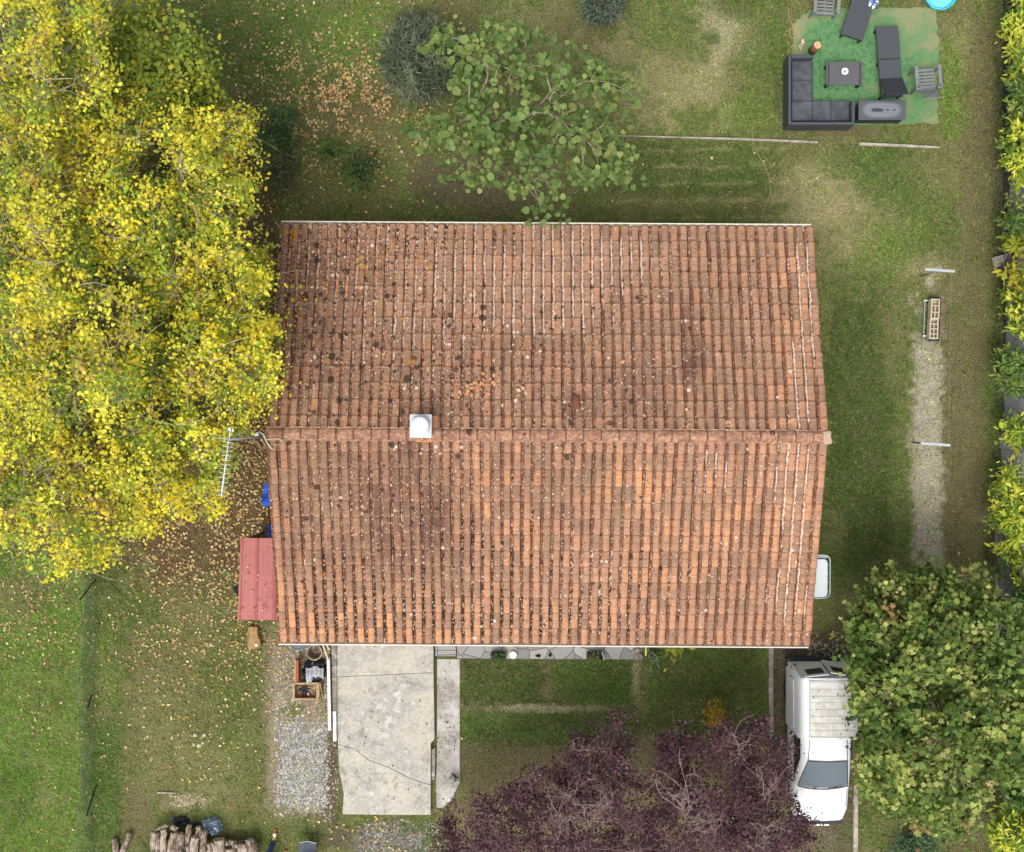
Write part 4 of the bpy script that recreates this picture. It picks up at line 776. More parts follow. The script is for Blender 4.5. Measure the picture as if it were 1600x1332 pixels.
o = MB().box(P(466,1047,.3), (.06, .56, .28)).build('timber_beam', M_PLANK, bevel=.006); tag(o, 'red-brown timber beam on edge beside the black bag', 'beam')
def crumple(name, label, cat, px, py, rx, ry, h, mat, seed=1, fold=.35, parent=None, z0=0, rz=0):
    r_ = np.random.default_rng(seed); n, k = 30, 12; vs = []; nz = Nz(seed+50); c0 = P(px, py, z0+h*.5)
    for i in range(k):
        f = i/(k-1); ph = f*math.pi/2
        for j in range(n):
            a = 2*math.pi*j/n; q = float(nz.fbm(np.array(3*math.cos(a)+5+f*2.0), np.array(3*math.sin(a)+9+f*3), 3))-.5; r = math.cos(ph)**.6*(1+fold*2*q)
            x, y = rx*r*math.cos(a), ry*r*math.sin(a); vs.append((c0.x+x*math.cos(rz)-y*math.sin(rz), c0.y+x*math.sin(rz)+y*math.cos(rz), z0+h*math.sin(ph)*(1+fold*q*1.6)))
    fs = [(i*n+j, i*n+(j+1) % n, (i+1)*n+(j+1) % n, (i+1)*n+j) for i in range(k-1) for j in range(n)]; m = MB(); m.add(vs, fs); o = m.build(name, mat, parent, smooth=False); 
    if label: tag(o, label, cat)
    return o
M_BAG = simple('black_plastic_film', C(38,40,44), .35, .3, 8, spec=.5)
bag = thing('rubbish_bag', 'open black plastic bag spilling folded grey fabric', 'bag', P(492,1050)); crumple('sack', None, None, 491,1049,.30,.30,.30,M_BAG,3,.45,bag)
m = MB(); vs = []; n = 24
for i in range(n):
    f = i/(n-1); x = P(478+27*f, 1040, .36).x; z = .34+.028*math.sin(f*26)+.01*random.random(); vs += [(x, P(0,1043+2*math.sin(f*9),.36).y, z), (x+.01*math.sin(f*13), P(0,1056,.36).y, z+.03), (x+.012*math.sin(f*11), P(0,1064+5*math.sin(f*5+1.2),.36).y, z-.06)]
m.add(vs, [(i*3+j, i*3+j+1, i*3+j+4, i*3+j+3) for i in range(n-1) for j in range(2)]); o = m.build('fabric', simple('grey_fabric', C(170,174,182), .7, .1, 6, col2=C(196,196,200)), bag); so = o.modifiers.new('solid', 'SOLIDIFY'); so.thickness = .01
cr = thing('wooden_crate', 'pale wooden crate of rubbish beside the black bag', 'crate', P(478,1081)); zt = .30
for x0, y0, x1, y1, w in ((457,1067,499,1070,0),(457,1091.5,498,1094,0)): MB().bpx(x0, y0, x1, y1, .02, zt).build('side_panel', M_TAN, cr, bevel=.004)
for x0, x1 in ((457,460.5),(494,499)): MB().bpx(x0, 1070.2, x1, 1091.3, .02, zt-.003).build('end_panel', M_TAN, cr, bevel=.004)
MB().bpx(461,1071,493.5,1091,.02,.05).build('floor_panel', M_TAN, cr)
for x0, y0 in ((458.5,1068.5),(496,1068.5),(458.5,1090),(496,1090)): MB().bpx(x0, y0, x0+2.2, y0+2.2, .0, zt+.02).build('corner_post', M_TAN, cr)
t_ = thing('can', 'crushed dark red and white can lying in the wooden crate', 'can', P(478,1085,.06), R_(10)); m = LMB(); m.tube([(-.09,0,.04),(.05,0,.04)], .04, 12); m.build('body', simple('dark_red_paint', C(136,40,60), .4, .2), t_, smooth=True); m = LMB(); m.tube([(.051,0,.04),(.09,0,.04)], .041, 12); m.build('end', M_WHITE, t_)
crumple('rag', 'dark rag bunched in the wooden crate', 'rag', 475,1079,.12,.09,.10,M_DARK2,9,.5,None,.055)
for i, (x0, y0, x1, y1, z_) in enumerate(((462,1073,490,1075,.09),(464,1082,484,1078,.10),(480,1076,492,1086,.12))):
    m = MB(); m.tube([P(x0,y0,z_), P(x1,y1,z_+.02)], .012, 5); tag(m.build('stick', M_TWIG), ('thin stick along the top side of the crate floor','thin stick lying across the middle of the crate','thin stick leaning in the right end of the crate')[i], 'stick')
t = NT('flaking_white_paint'); co = t.coord(); n1 = t.noise(co, 9, 3, .7); t_m = t.done(t.mix(t.ss(.60, .66, n1), C(234,230,224), C(70,56,50)), .7)
o = MB().prism([tuple(P(x, y, .3))[:2] for x, y in ((510.5,1030),(515,1028),(517.5,1142),(512.5,1142))], .04, .30).build('board', t_m, bevel=.006); tag(o, 'long flaking white board on edge along the left side of the ramp', 'board')
o = MB().prism([tuple(P(x, y, .1))[:2] for x, y in ((521,1110),(526,1110),(527,1156),(522,1157))], .222, .235).build('mortar_skim', t_m); tag(o, 'flaking white mortar left on the end of the ramp kerb', 'mortar')
for i, (x0, y0, x1, y1) in enumerate(((503,1004,513,1032),(508,1004,515,1016))):
    m = MB(); m.tube([P(x0, y0, .5), P(x1, y1, .32)], .02, 6); tag(m.build('batten', M_CREAM), ('long white batten leaning from the eaves to the flaking board','short white batten leaning under the eaves beside the ramp')[i], 'batten')
m = MB(); m.tube([P(500,1068,.32), P(504,1088,.05)], .014, 5); tag(m.build('stick', M_TAN), 'pale stick leaning against the right side of the crate', 'stick')
t_ = thing('folding_chair', 'folding chair with a dark grey seat at the bottom edge', 'chair', P(482,1325))
m = MB(); m.bpx(467,1317,494,1345,.42,.45); m.build('seat', simple('grey_blue_fabric', C(78,86,98), .7, .1), t_, bevel=.012); m = MB(); m.tube([P(467,1317.5,.46), P(480,1315,.465), P(494,1318,.46)], .012, 6); m.build('seat_rail', M_STEEL, t_)
m = MB(); m.tube([P(471,1319,.4), P(470,1303,.05), P(496,1303,.05), P(496,1330,.42)], .008, 6); m.tube([P(494,1345,.42), P(494,1352,.0)], .008, 6); m.tube([P(470,1345,.42), P(470,1352,.0)], .008, 6); m.build('leg', M_DARK2, t_)
m = MB(); m.bpx(467,1349,494,1352,.45,.85); m.build('backrest', M_DARK, t_, bevel=.01)

# terrace pots and tools
def planter(x0, y0, x1, y1, label):
    t_ = thing('planter_box', label, 'planter', P((x0+x1)/2, (y0+y1)/2, .22)); z = .40; m = MB(); m.bpx(x0, y0, x1, y0+1.6, .22, z); m.bpx(x0, y1-1.6, x1, y1, .22, z); m.bpx(x0, y0+1.7, x0+1.6, y1-1.7, .22, z-.002); m.bpx(x1-1.6, y0+1.7, x1, y1-1.7, .22, z-.002); m.build('box', M_DARK2, t_, bevel=.004)
    m = MB(); m.bpx(x0+1.5, y0+1.5, x1-1.5, y1-1.5, .225, .34); m.build('soil', simple('potting_soil', C(50,42,36), .95, .4, 20), t_); return t_
planter(767,1021,791,1031,'dark planter trough with a clump of green and a yellow leaf'); planter(917,1021,944,1031.5,'dark planter trough with a pale stick at its right end')
m = MB(); m.tube([P(941,1018.5,.42), P(944,1032,.42)], .012, 6); tag(m.build('stick', M_CREAM), 'pale stick lying across the right-hand planter trough', 'stick')
c0 = P(801.5,1024,.30); t_ = thing('round_dish', 'white round dish beside the left planter trough', 'dish', (c0.x, c0.y, .22)); m = LMB(); m.lathe([(.07,0),(.085,.04),(.095,.10),(.09,.10),(.07,.09),(.0,.085)], n=24); m.build('dish', M_WHITE, t_)
c0 = P(859.5,1024,.28); t_ = thing('flower_pot', 'small black flower pot on the terrace edge', 'flower pot', (c0.x, c0.y, .22)); m = LMB(); m.lathe([(.03,0),(.042,.07),(.034,.07),(.0,.02)], n=16); m.build('pot', M_BLACK, t_)
crumple('black_rag', 'small black scrap lying on the terrace left of the black pot', 'scrap', 841,1025,.06,.04,.03,M_BLACK,5,.6,None,.22)
c0 = P(999.5,1027,.4); t_ = thing('flower_pot', 'grey stone pot on the right corner of the terrace', 'flower pot', (c0.x, c0.y, .22)); m = LMB(); m.lathe([(.05,0),(.075,.16),(.06,.16),(.0,.12)], n=8); m.build('pot', M_KERB, t_)
crumple('limestone_rock', 'pale rock on the terrace corner behind the stone pot', 'rock', 995,1018,.11,.09,.10,M_KLIGHT,6,.25,None,.22)
M_GRN = simple('green_wire_paint', C(110,134,116), .6)
for i, (x, y, r) in enumerate(((1009,1015,5),(1020,1027,6))):
    c0 = P(x, y, .3); t_ = thing('wire_plant_stand', ('round green wire plant stand under the yellow pole','round green wire plant stand with a trailing plant right of the yellow pole')[i], 'plant stand', (c0.x, c0.y, 0), 0, 'green wire plant stands'); m = LMB(); rr = S(r, .3)
    for z_ in (.3, .18): m = LMB(); m.tube([(rr*math.cos(a), rr*math.sin(a), z_) for a in np.linspace(0, 2*math.pi, 17)], .009, 5); m.build('ring', M_GRN, t_)
    for a in (0, 2.1, 4.2): m = LMB(); m.tube([(rr*math.cos(a), rr*math.sin(a), .3), (rr*1.1*math.cos(a), rr*1.1*math.sin(a), 0)], .009, 5); m.build('leg', M_KERB, t_)
o = MB().box(P(1009,1014,.9), (.035,.35,.035)).build('yellow_pole', simple('yellow_paint', C(214,196,96), .6), bevel=.005); tag(o, 'short yellow pole sticking out from under the eaves by the wire stands', 'pole')

# stones, logs, bags
for i, (x, y, r, lb) in enumerate(((305,1149,.06,'pale stone at the upper left of the stone ring'),(319,1149,.055,'pale stone at the upper right of the stone ring'),(303,1164,.05,'pale stone at the lower left of the stone ring'),(311,1165.5,.065,'pale stone at the bottom of the stone ring'),(317,1161,.045,'pale stone at the lower right of the stone ring'),(327,1158,.035,'smallest stone, on the right of the stone ring'))):
    o = crumple('stone', lb, 'stone', x, y, r, r*.8, .07, simple('limestone', C(212,204,172), .9, .2, 12) if i == 0 else bpy.data.materials['limestone'], 20+i, .2, rz=i); o['group'] = 'ring of pale stones on the lawn'
M_LOG = simple('grey_log_bark', C(122,102,88), .9, .6, 9, stretch=(2.2,.8,1), col2=C(186,170,152), bump=.04, fine=40); M_LOG2 = simple('pale_split_log', C(214,200,180), .85, .4, 9, stretch=(2.5,.6,1), col2=C(150,128,108), bump=.03, fine=40)
LOGS = [(240,1325,241,1300,5.5),(248,1330,246,1302,4.5),(254,1330,256,1296,5),(262,1345,272,1302,6),(270,1340,278,1302,5.5),(281,1345,281,1303,7),(286,1340,287,1305,5),(292,1320,296,1290,4.5),(302,1345,304,1308,7),(306,1320,310,1292,4),(316,1325,320,1298,4),(318,1330,319,1299,6),(324,1350,324,1318,7),(341,1345,341,1312,10),(333,1330,334,1318,4),(360,1350,358,1326,9),(354,1318,368,1316,4),(364,1322,384,1322,4),(381,1350,381,1322,9),(393,1345,391,1312,7),(243,1296,262,1290,3),(268,1292,274,1296,4),(400,1335,397,1320,6),(296,1345,294,1322,4.5),(312,1350,312,1330,5)]
WHERE = ['leftmost log of the pile','slim log second from the left of the pile','pale upright log near the left end of the pile','slanting smooth log with a pale cut end in the pile','thin log hidden behind the slanting log','thick knotty log in the middle of the pile','thin split log right of the knotty log','short log below the black bag','broad grey log with a forked top','slim pale log below the clear bag','rounded log end left of the clear bag','stubby brown log just below the clear bag','short pale square-cut log','broad flat split log right of centre','small stub between the square-cut logs','low brown log at the bottom edge','thin log lying across the right part of the pile','pale thin log lying across near the right end','bright pale split log near the right end','dark log at the right end of the pile','thin stick-like log lying across the left top of the pile','small log with a white cut face under the black bag','last stub at the right end of the pile','thin bottom log left of the forked log','short bottom log right of the forked log']
for i, (x0, y0, x1, y1, r) in enumerate(LOGS):
    z = .32+.07*((i*7) % 3); a, b = P(x0, y0, z), P(x1, y1, z+.02); rr = S(r, z); t_ = thing('firewood_log', WHERE[i], 'log', (b.x, b.y, 0), 0, 'stacked firewood logs at the bottom left'); pts = []
    for k in range(6): f = k/5; pts.append(a+(b-a)*f+Vector((random.gauss(0, .012), 0, random.gauss(0, .008))))
    m = MB(); m.tube(pts, [rr*random.uniform(.8, 1.12) for _ in pts], 9); m.build('bark', (M_LOG, M_LOG2)[i % 3 == 0 or i in (2, 8, 13, 18)], t_); d_ = (b-a).normalized(); m = MB(); m.tube([b+d_*.001, b+d_*.006], rr*.86, 9); m.build('cut_end', M_LOG2, t_)
# lower courses of the wood pile below the visible logs
low = thing('firewood_stack', 'lower courses of the firewood pile under the visible logs', 'firewood', P(320,1340))
m = MB()
for i in range(18):
    for z_ in (.09, .22): m.tube([P(240+9.2*i, 1312+random.random()*4, z_), P(240+9.2*i, 1360, z_)], .07, 7)
m.build('wood', M_LOG, low)
for i, (x0, y0, x1, y1, r) in enumerate(((182,1345,179,1311,4.5),(187,1340,203,1302,4))):
    z = .12; a, b = P(x0, y0, z), P(x1, y1, z); t_ = thing('firewood_log', ('upright grey log with a white cut end left of the pile','grey log leaning right beside the pale-ended log')[i], 'log', (b.x, b.y, 0), 0, 'loose logs left of the wood pile'); m = MB(); m.tube([a, (a+b)/2+Vector((.01,0,.01)), b], [S(r), S(r)*1.1, S(r)], 9); m.build('bark', M_LOG, t_); d_ = (b-a).normalized(); m = MB(); m.tube([b, b+d_*.006], S(r)*.8, 9); m.build('cut_end', M_LOG2, t_)
t = NT('clear_blue_film'); co = t.coord(); n1 = t.noise(co, 7, 3, .6, 1.5); c = t.mix(t.ss(.45, .65, n1), C(92,112,128), C(176,196,212)); t.t.links.new(t.bump(n1, .05) or n1.s, t.b.inputs['Roughness']) if 0 else None; M_CLR = t.done(c, .25, 0, .6)
crumple('plastic_bag', 'translucent blue plastic bag beside the firewood', 'bag', 332,1291,.26,.20,.28,M_CLR,12,.4,rz=-.4); crumple('plastic_bag', 'black plastic bag at the top left of the firewood', 'bag', 281,1284,.17,.12,.2,M_BAG,14,.6); crumple('plastic_bag', 'small grey plastic scrap left of the black bag', 'bag', 269,1280,.09,.06,.08,simple('grey_film', C(120,128,134), .4), 15,.5)
crumple('plastic_bag', 'thin black plastic strip draped along the firewood top', 'bag', 300,1289,.3,.05,.12,M_BAG,16,.6)

# left fence: green wire netting on leaning dark posts
fn = thing('wire_fence', 'sagging green wire netting fence with leaning dark posts on the left', 'fence', P(148,1110)); MG = simple('green_wire_net', C(92,118,98), .6, .2); m = MB()
ys = np.arange(900, 1350, 5.0)
def fpt(y, h): 
    lean = .10+.10*math.sin(y/40); return P(147+3*math.sin(y/70), y, 0)+Vector((-(.02+lean)*h, 0, h*.95))
for y in ys: m.tube([fpt(y, 0), fpt(y, .4), fpt(y, .8)], .0028, 3, False)
for h in np.arange(0, .81, .08): m.tube([fpt(y, h) for y in np.arange(900, 1350, 15.0)], .0028, 3, False)
m.tube([fpt(y, .8) for y in np.arange(900, 1350, 15.0)], .007, 4, False)
m.build('netting', MG, fn)
for (x0, y0), (x1, y1), z in (((143,1087),(137,1107),.9),((151,1226),(135,1275),.95),((150,905),(124,938),1.0)): m = MB(); m.tube([P(x0, y0), P(x1, y1, z)], .018, 6); m.build('post', simple('dark_post', C(46,50,46), .7) if 'dark_post' not in bpy.data.materials else bpy.data.materials['dark_post'], fn)
# right fence: grey mesh on concrete posts
fr = thing('mesh_fence', 'tall grey shade-mesh fence with concrete posts along the right hedge', 'fence', P(1562,650)); MM = simple('grey_mesh', C(150,154,158), .6, .2); m = MB(); yt, yb = P(0,-30).y, P(0,1362).y
xf = lambda y: P(float(np.interp(666-y*F/H, [-30,200,450,700,950,1362],[1588,1584,1573,1565,1561,1570])),0).x+.03*math.sin(y*.9); n_ = int((yt-yb)/.05)
for i in range(n_): y = yb+i*.05; m.tube([(xf(y), y, 0), (xf(y)+.03+.03*math.sin(y*23), y+.012, .8), (xf(y)+.05, y, 1.6)], .0046, 3, False)
for h in np.arange(0, 1.61, .05): m.tube([(xf(y)+.03*h+.03*math.sin(y*5+h*3), y, h+.012*math.sin(y*7)) for y in np.linspace(yb, yt, 160)], .0046, 3, False)
m.build('netting', MM, fr)
for y_ in (-10, 225, 460, 698, 936, 1172): q = P(0, y_); q.x = xf(q.y); m = MB(); m.box((q.x+.09, q.y, .84), (.09,.09,1.68)); m.build('post', M_KLIGHT, fr, bevel=.01)
o = MB().box((P(1561,0).x+.55, 0, .01), (.9, 24, .012)).build('weed_mat', simple('weed_fabric', C(44,44,46), .9, .3)); tag(o, 'black weed fabric strip under the right hedge', kind='structure')
# ------------------------------------------------------------------ van
M_VAN = simple('white_car_paint', C(244,246,248), .28, .025, 2, spec=.5); M_TRIM = simple('black_trim', C(46,48,52), .55, .1)
VX, VY = 7.63, -7.9        # world centre of the van; local frame: +y rear (north), x right
van = thing('van', 'small white panel van with a dirty ribbed roof, parked between purple tree and green tree', 'van', (VX, VY, 0))
def lof(secs, close=True):
    """secs: list of (y, [(x,z)...]) ; mirrored profile"""
    m = LMB(); vs = []; n = None
    for y, pr in secs:
        full = [(x, z) for x, z in pr]+[(-x, z) for x, z in reversed(pr) if x > 1e-6]; n = len(full); vs += [(x, y, z) for x, z in full]
    k = len(secs); fs = [(i*n+j, i*n+j+1, (i+1)*n+j+1, (i+1)*n+j) for i in range(k-1) for j in range(n-1)]
    fs += [(i*n+n-1, i*n, (i+1)*n, (i+1)*n+n-1) for i in range(k-1)]; m.add(vs, fs)
    if close: m.f += [tuple(range(n)), tuple(reversed(range((k-1)*n, k*n)))]
    return m
# cargo box
def cargo(w, zt): return [(w*.97,.28),(w,.55),(w,.95),(w*.985,1.40),(w*.955,1.64),(w*.90,1.76),(w*.80,1.815),(0,1.85*zt)]
m = lof([(1.98,[(x*.97, min(z, 1.02)) for x, z in cargo(.73,1)]),(2.0,[(x*.985, .28+(z-.28)*.99) for x, z in cargo(.73,1)])][:0]+[(1.86,[(x*.985, .28+(z-.28)*.985) for x, z in cargo(.735,1)]),(1.80,cargo(.74,1)),(.50,cargo(.745,1)),(.42,cargo(.74,1)),(.38,[(x*.97,.28+(z-.28)*.975) for x, z in cargo(.73,1)])])
body = m.build('body', M_VAN, van, smooth=True); es = body.modifiers.new('es', 'EDGE_SPLIT'); es.split_angle = R_(40)
m = LMB()      # raked rear face down to the bumper
m.add([(-.70,1.86,1.74),(.70,1.86,1.74),(.72,1.98,1.0),(-.72,1.98,1.0),(-.72,2.02,.42),(.72,2.02,.42),(-.72,1.8,.3),(.72,1.8,.3),(-.735,1.7,1.0),(.735,1.7,1.0),(-.66,1.78,1.74),(.66,1.78,1.74)],[(0,3,2,1),(3,4,5,2),(4,6,7,5),(0,10,8,3),(3,8,6,4),(1,2,9,11),(2,5,7,9)]); m.build('rear_panel', M_VAN, van, bevel=.015)
def hatch(x0, x1, open_, name='rear_door'):
    M = Matrix.Rotation(open_, 4, 'Z'); m = LMB(); hx = x0 if x0 < 0 else x1
    def pt(x, f, o=.02): v = Vector((x-hx, 0, 0)); v = M @ v; return (hx+v.x, 1.87+.13*f+o+v.y, 1.76-.9*f)
    ps = [pt(x0,0), pt(x1,0), pt(x1,1), pt(x0,1), pt(x0,0,-.01), pt(x1,0,-.01), pt(x1,1,-.01), pt(x0,1,-.01)]
    m.add(ps, [(0,3,2,1),(4,5,6,7),(0,1,5,4),(1,2,6,5),(2,3,7,6),(3,0,4,7)]); dr = m.build(name, M_VAN, van, bevel=.012)
    m = LMB(); d = .09; m.add([pt(x0+d,.12,.026), pt(x1-d,.12,.026), pt(x1-d,.5,.026), pt(x0+d,.5,.026)], [(0,3,2,1)]); m.build('window', M_GLASS, dr)
hatch(-.60, -.01, R_(6)); hatch(.01, .62, R_(-10))
# cab: bonnet, windscreen, cab roof
cabp = [(.38,[(.68,.30),(.70,.60),(.70,.98),(.64,1.30),(.57,1.50),(.50,1.56),(0,1.60)]),(-.12,[(.68,.30),(.70,.60),(.70,.98),(.63,1.29),(.55,1.50),(.47,1.55),(0,1.58)]),(-.22,[(.68,.30),(.70,.60),(.70,.98),(.63,1.28),(.54,1.46),(.46,1.52),(0,1.55)]),
        (-.93,[(.68,.30),(.70,.60),(.69,.92),(.665,1.0),(.64,1.04),(.60,1.06),(0,1.10)]),(-1.0,[(.68,.30),(.70,.60),(.69,.88),(.67,.96),(.64,.99),(.60,1.01),(0,1.05)]),(-1.55,[(.66,.32),(.68,.55),(.665,.78),(.65,.88),(.62,.93),(.57,.955),(0,.995)]),
        (-1.83,[(.58,.34),(.60,.50),(.60,.66),(.585,.76),(.56,.82),(.52,.855),(0,.91)]),(-1.895,[(.52,.36),(.54,.48),(.54,.60),(.53,.68),(.51,.74),(.48,.78),(0,.83)])]
cb = lof(cabp).build('cab', M_VAN, van, smooth=True); es = cb.modifiers.new('es', 'EDGE_SPLIT'); es.split_angle = R_(34)
m = LMB(); k = 8; vs = []
for i in range(k+1):
    x = -1+2*i/k; cu = (1-x*x); vs += [(x*.47, -.20-.02*cu, 1.545+.022*cu), (x*.605, -.90-.07*cu, 1.085+.035*cu)]
m.add(vs, [(2*i, 2*i+1, 2*i+3, 2*i+2) for i in range(k)]); ws = m.build('windscreen', simple('windscreen_glass', C(96,108,118), .08, .12, 3, spec=.7), van, smooth=True)
m = LMB(); m.tube([(-.615+1.23*i/12, -.935-.075*(1-(-1+2*i/12)**2), 1.085+.03*(1-(-1+2*i/12)**2)) for i in range(13)], .018, 6); m.build('scuttle', simple('scuttle', C(70,66,64), .8, .5, 20, col2=C(150,140,128)), van)
m = LMB(); m.tube([(-.475+.95*i/8, -.19-.02*(1-(-1+i/4)**2), 1.555+.022*(1-(-1+i/4)**2)) for i in range(9)], .010, 5)
for s in (1, -1): m.tube([(s*.475,-.19,1.548), (s*.615,-.92,1.085)], .010, 5); m.tube([(s*.455,.37,1.60), (s*.46,.1,1.59), (s*.475,-.19,1.55)], .009, 5)
m.build('window_seal', M_TRIM, van)
for x in (-.30, .12): m = LMB(); m.tube([(x,-.98,1.12), (x+.36,-.94,1.125)], .008, 5); m.build('wiper', M_TRIM, van)
for s in (1, -1):
    m = LMB(); pts = [(.30,1.02,.0),(.30,1.40,0),(-.16,1.40,0),(-.72,1.04,0)]
    def sx_(y, z): return s*(.704+.006-(z-.98)*.20 if z > .98 else .706)
    m.add([(sx_(y, z)+s*.0, y, z) for y, z, _ in pts], [(0,1,2,3) if s > 0 else (3,2,1,0)]); m.build('side_window', M_GLASS, van)
    m = LMB(); m.tube([(s*.70,-.66,1.05), (s*.80,-.68,1.06)], .02, 6); m.box((s*.80,-.69,1.07), (.06,.05,.13)); m.build('mirror', M_TRIM, van, bevel=.01)
    for wy in (-1.22, 1.25):
        w = thing('wheel', None, None); w.parent = van; w.location = (s*.63, wy, .29); del_ = 0
        m = LMB(); pr = [(.17,-.08),(.26,-.085),(.29,-.05),(.29,.05),(.26,.085),(.17,.08)]
        vs = [(z, r*math.cos(2*math.pi*q/24), r*math.sin(2*math.pi*q/24)) for r, z in pr for q in range(24)]; m.add(vs, [(i*24+q, i*24+(q+1) % 24, (i+1)*24+(q+1) % 24, (i+1)*24+q) for i in range(5) for q in range(24)]); m.build('tyre', M_BLACK, w, smooth=True)
        m = LMB(); vs = [(s*(.03+z), r*math.cos(2*math.pi*q/20), r*math.sin(2*math.pi*q/20)) for r, z in ((.175,.03),(.14,.0),(.06,.02),(.001,.03)) for q in range(20)]; m.add(vs, [(i*20+q, i*20+(q+1) % 20, (i+1)*20+(q+1) % 20, (i+1)*20+q) for i in range(3) for q in range(20)]); m.build('rim', M_STEEL, w)
    m = LMB(); m.add([(s*.60,1.965,1.10),(s*.73,1.90,1.10),(s*.745,1.96,.82),(s*.60,2.02,.82),(s*.60,1.88,1.10),(s*.60,1.9,.82)], [(0,1,2,3),(0,4,1),(3,2,5)]); m.build('tail_light', simple('red_lens', C(170,44,36), .3) if 'red_lens' not in bpy.data.materials else bpy.data.materials['red_lens'], van)
    m = LMB(); m.box((s*.45,-1.885,.60), (.20,.06,.13)); m.build('headlight', M_STEEL, van, bevel=.02)
    m = LMB(); m.box((s*.752, 1.12, 1.0), (.012, 1.2, .50)); m.build('side_panel', M_VAN, van, bevel=.006)
m = LMB(); m.box((0,-1.99,.44), (1.30,.16,.14)); m.build('bumper', M_TRIM, van, bevel=.03); m = LMB(); m.box((0,2.06,.46), (1.46,.10,.16)); m.box((-.73,1.98,.46), (.06,.2,.16)); m.build('bumper', M_TRIM, van, bevel=.03)
m = LMB(); m.box((-.02,-2.085,.50), (.66,.04,.05)); m.build('number_plate', M_WHITE, van, bevel=.004)
def seam(pts): m = LMB(); m.tube(pts, .006, 4); m.build('seam', M_TRIM, van)
for s in (1, -1):
    seam([(s*.705,.36,.40),(s*.705,.36,1.0),(s*.66,.36,1.34)]); seam([(s*.703,-.74,.42),(s*.70,-.74,.98)]); seam([(s*.62,-1.02,1.02),(s*.60,-1.45,.96),(s*.54,-1.80,.86)])
    m = LMB(); m.box((s*.712,.20,.92), (.02,.12,.03)); m.build('door_handle', M_TRIM, van, bevel=.005)
seam([(x*.09,-1.845-.02*(1-(x/6)**2),.872+.03*(1-(x/6)**2)) for x in range(-6, 7)])
m = LMB(); m.tube([(-.745,.52,.98),(-.745,1.75,.98)], .012, 5); m.build('rubbing_strip', M_TRIM, van)
# ribbed roof panel, dirty
t = NT('dirty_roof_paint'); co = t.coord(); n1 = t.noise(co, 4, 4, .7); n2 = t.noise(co, 22, 4, .7); c = t.mix(t.ss(.38, .62, n1), C(206,202,190), C(230,230,226)); c = t.mix(t.ss(.62, .70, n2)*.7, c, C(160,140,120)); c = t.mix(t.ss(.40, .34, n2)*.5, c, C(244,244,242)); M_RF = t.done(c, .7, 0, .2)
m = LMB(); vs = []; ny_ = 81
for i in range(ny_):
    y = .47+(1.80-.47)*i/(ny_-1); ph = (y-.47)/.165; rib = .010*(1 if abs(ph-round(ph)) > .06 else -.4)
    for j in range(9): x = -.50+1.07*j/8; vs.append((x, y, 1.842+.012*(1-(x/.6)**2)+rib))
m.add(vs, [(i*9+j, i*9+j+1, (i+1)*9+j+1, (i+1)*9+j) for i in range(ny_-1) for j in range(8)]); m.build('roof_panel', M_RF, van)
m = LMB(); m.box((.035,.455,1.848), (1.09,.02,.02)); m.box((-.51,1.13,1.848), (.02,1.36,.02)); m.box((.58,1.13,1.84), (.02,1.36,.02)); m.build('roof_edge', simple('grey_sealant', C(196,196,192), .7), van)

# ------------------------------------------------------------------ person sitting at the bottom edge, legs stretched into the picture
def skin(name, joints, edges, mat, parent, sub=2):
    me = bpy.data.meshes.new(name); me.from_pydata([j[0] for j in joints], edges, []); me.materials.append(mat); o = bpy.data.objects.new(name, me); link(o, parent)
    me.transform(Matrix.Translation(-parent.location)) if parent is not None else None
    sk = o.modifiers.new('skin', 'SKIN'); sk.use_smooth_shade = True
    for i, j in enumerate(joints): me.skin_vertices[0].data[i].radius = (j[1], j[1])
    me.skin_vertices[0].data[0].use_root = True; s = o.modifiers.new('sub', 'SUBSURF'); s.levels = sub; s.render_levels = sub; return o
M_SKIN = simple('skin', C(196,146,118), .6, .06); M_NAVY = simple('navy_cloth', C(36,58,104), .85, .2, 12, col2=C(28,44,84), bump=.01); M_SHIRT = simple('grey_shirt', C(96,100,108), .85, .12, 10); M_HAIR = simple('dark_hair', C(46,36,30), .7, .2)
pel = P(412,1385,.5); per = thing('person', 'person in navy trousers and yellow-soled trainers, mostly beyond the bottom edge', 'person', (pel.x, pel.y, 0))
kl, al = P(418,1340,.50), P(428,1312,.13); kr, ar = P(441,1372,.52), P(441,1343,.13); hl = pel+Vector((-.09,0,0)); hr = pel+Vector((.09,.0,0)); ch = pel+Vector((0,-.12,.45)); nk = pel+Vector((0,-.14,.58)); hd = nk+Vector((0,.03,.16))
sl_, sr_ = ch+Vector((-.19,0,.06)), ch+Vector((.19,0,.06)); el_, er_ = sl_+Vector((-.08,.10,-.27)), sr_+Vector((.08,.10,-.27)); wl_, wr_ = el_+Vector((.08,.24,-.02)), er_+Vector((-.06,.24,-.02))
J = [(pel,.14),(hl,.10),(hr,.10),(kl,.065),(kr,.065),(al,.04),(ar,.04),(pel+Vector((0,-.05,.2)),.13),(ch,.14),(nk,.055),(hd,.085),(hd+Vector((0,.0,.09)),.07),(sl_,.06),(sr_,.06),(el_,.042),(er_,.042),(wl_,.028),(wr_,.028)]
skin('body', J, [(0,1),(0,2),(1,3),(2,4),(3,5),(4,6),(0,7),(7,8),(8,9),(9,10),(10,11),(8,12),(8,13),(12,14),(13,15),(14,16),(15,17)], M_SKIN, per)
skin('trousers', [(pel+Vector((0,0,.02)),.155),(hl,.115),(hr,.115),(kl,.083),(kr,.083),(al+Vector((0,-.02,.03)),.058),(ar+Vector((0,-.02,.03)),.058)], [(0,1),(0,2),(1,3),(2,4),(3,5),(4,6)], M_NAVY, per)
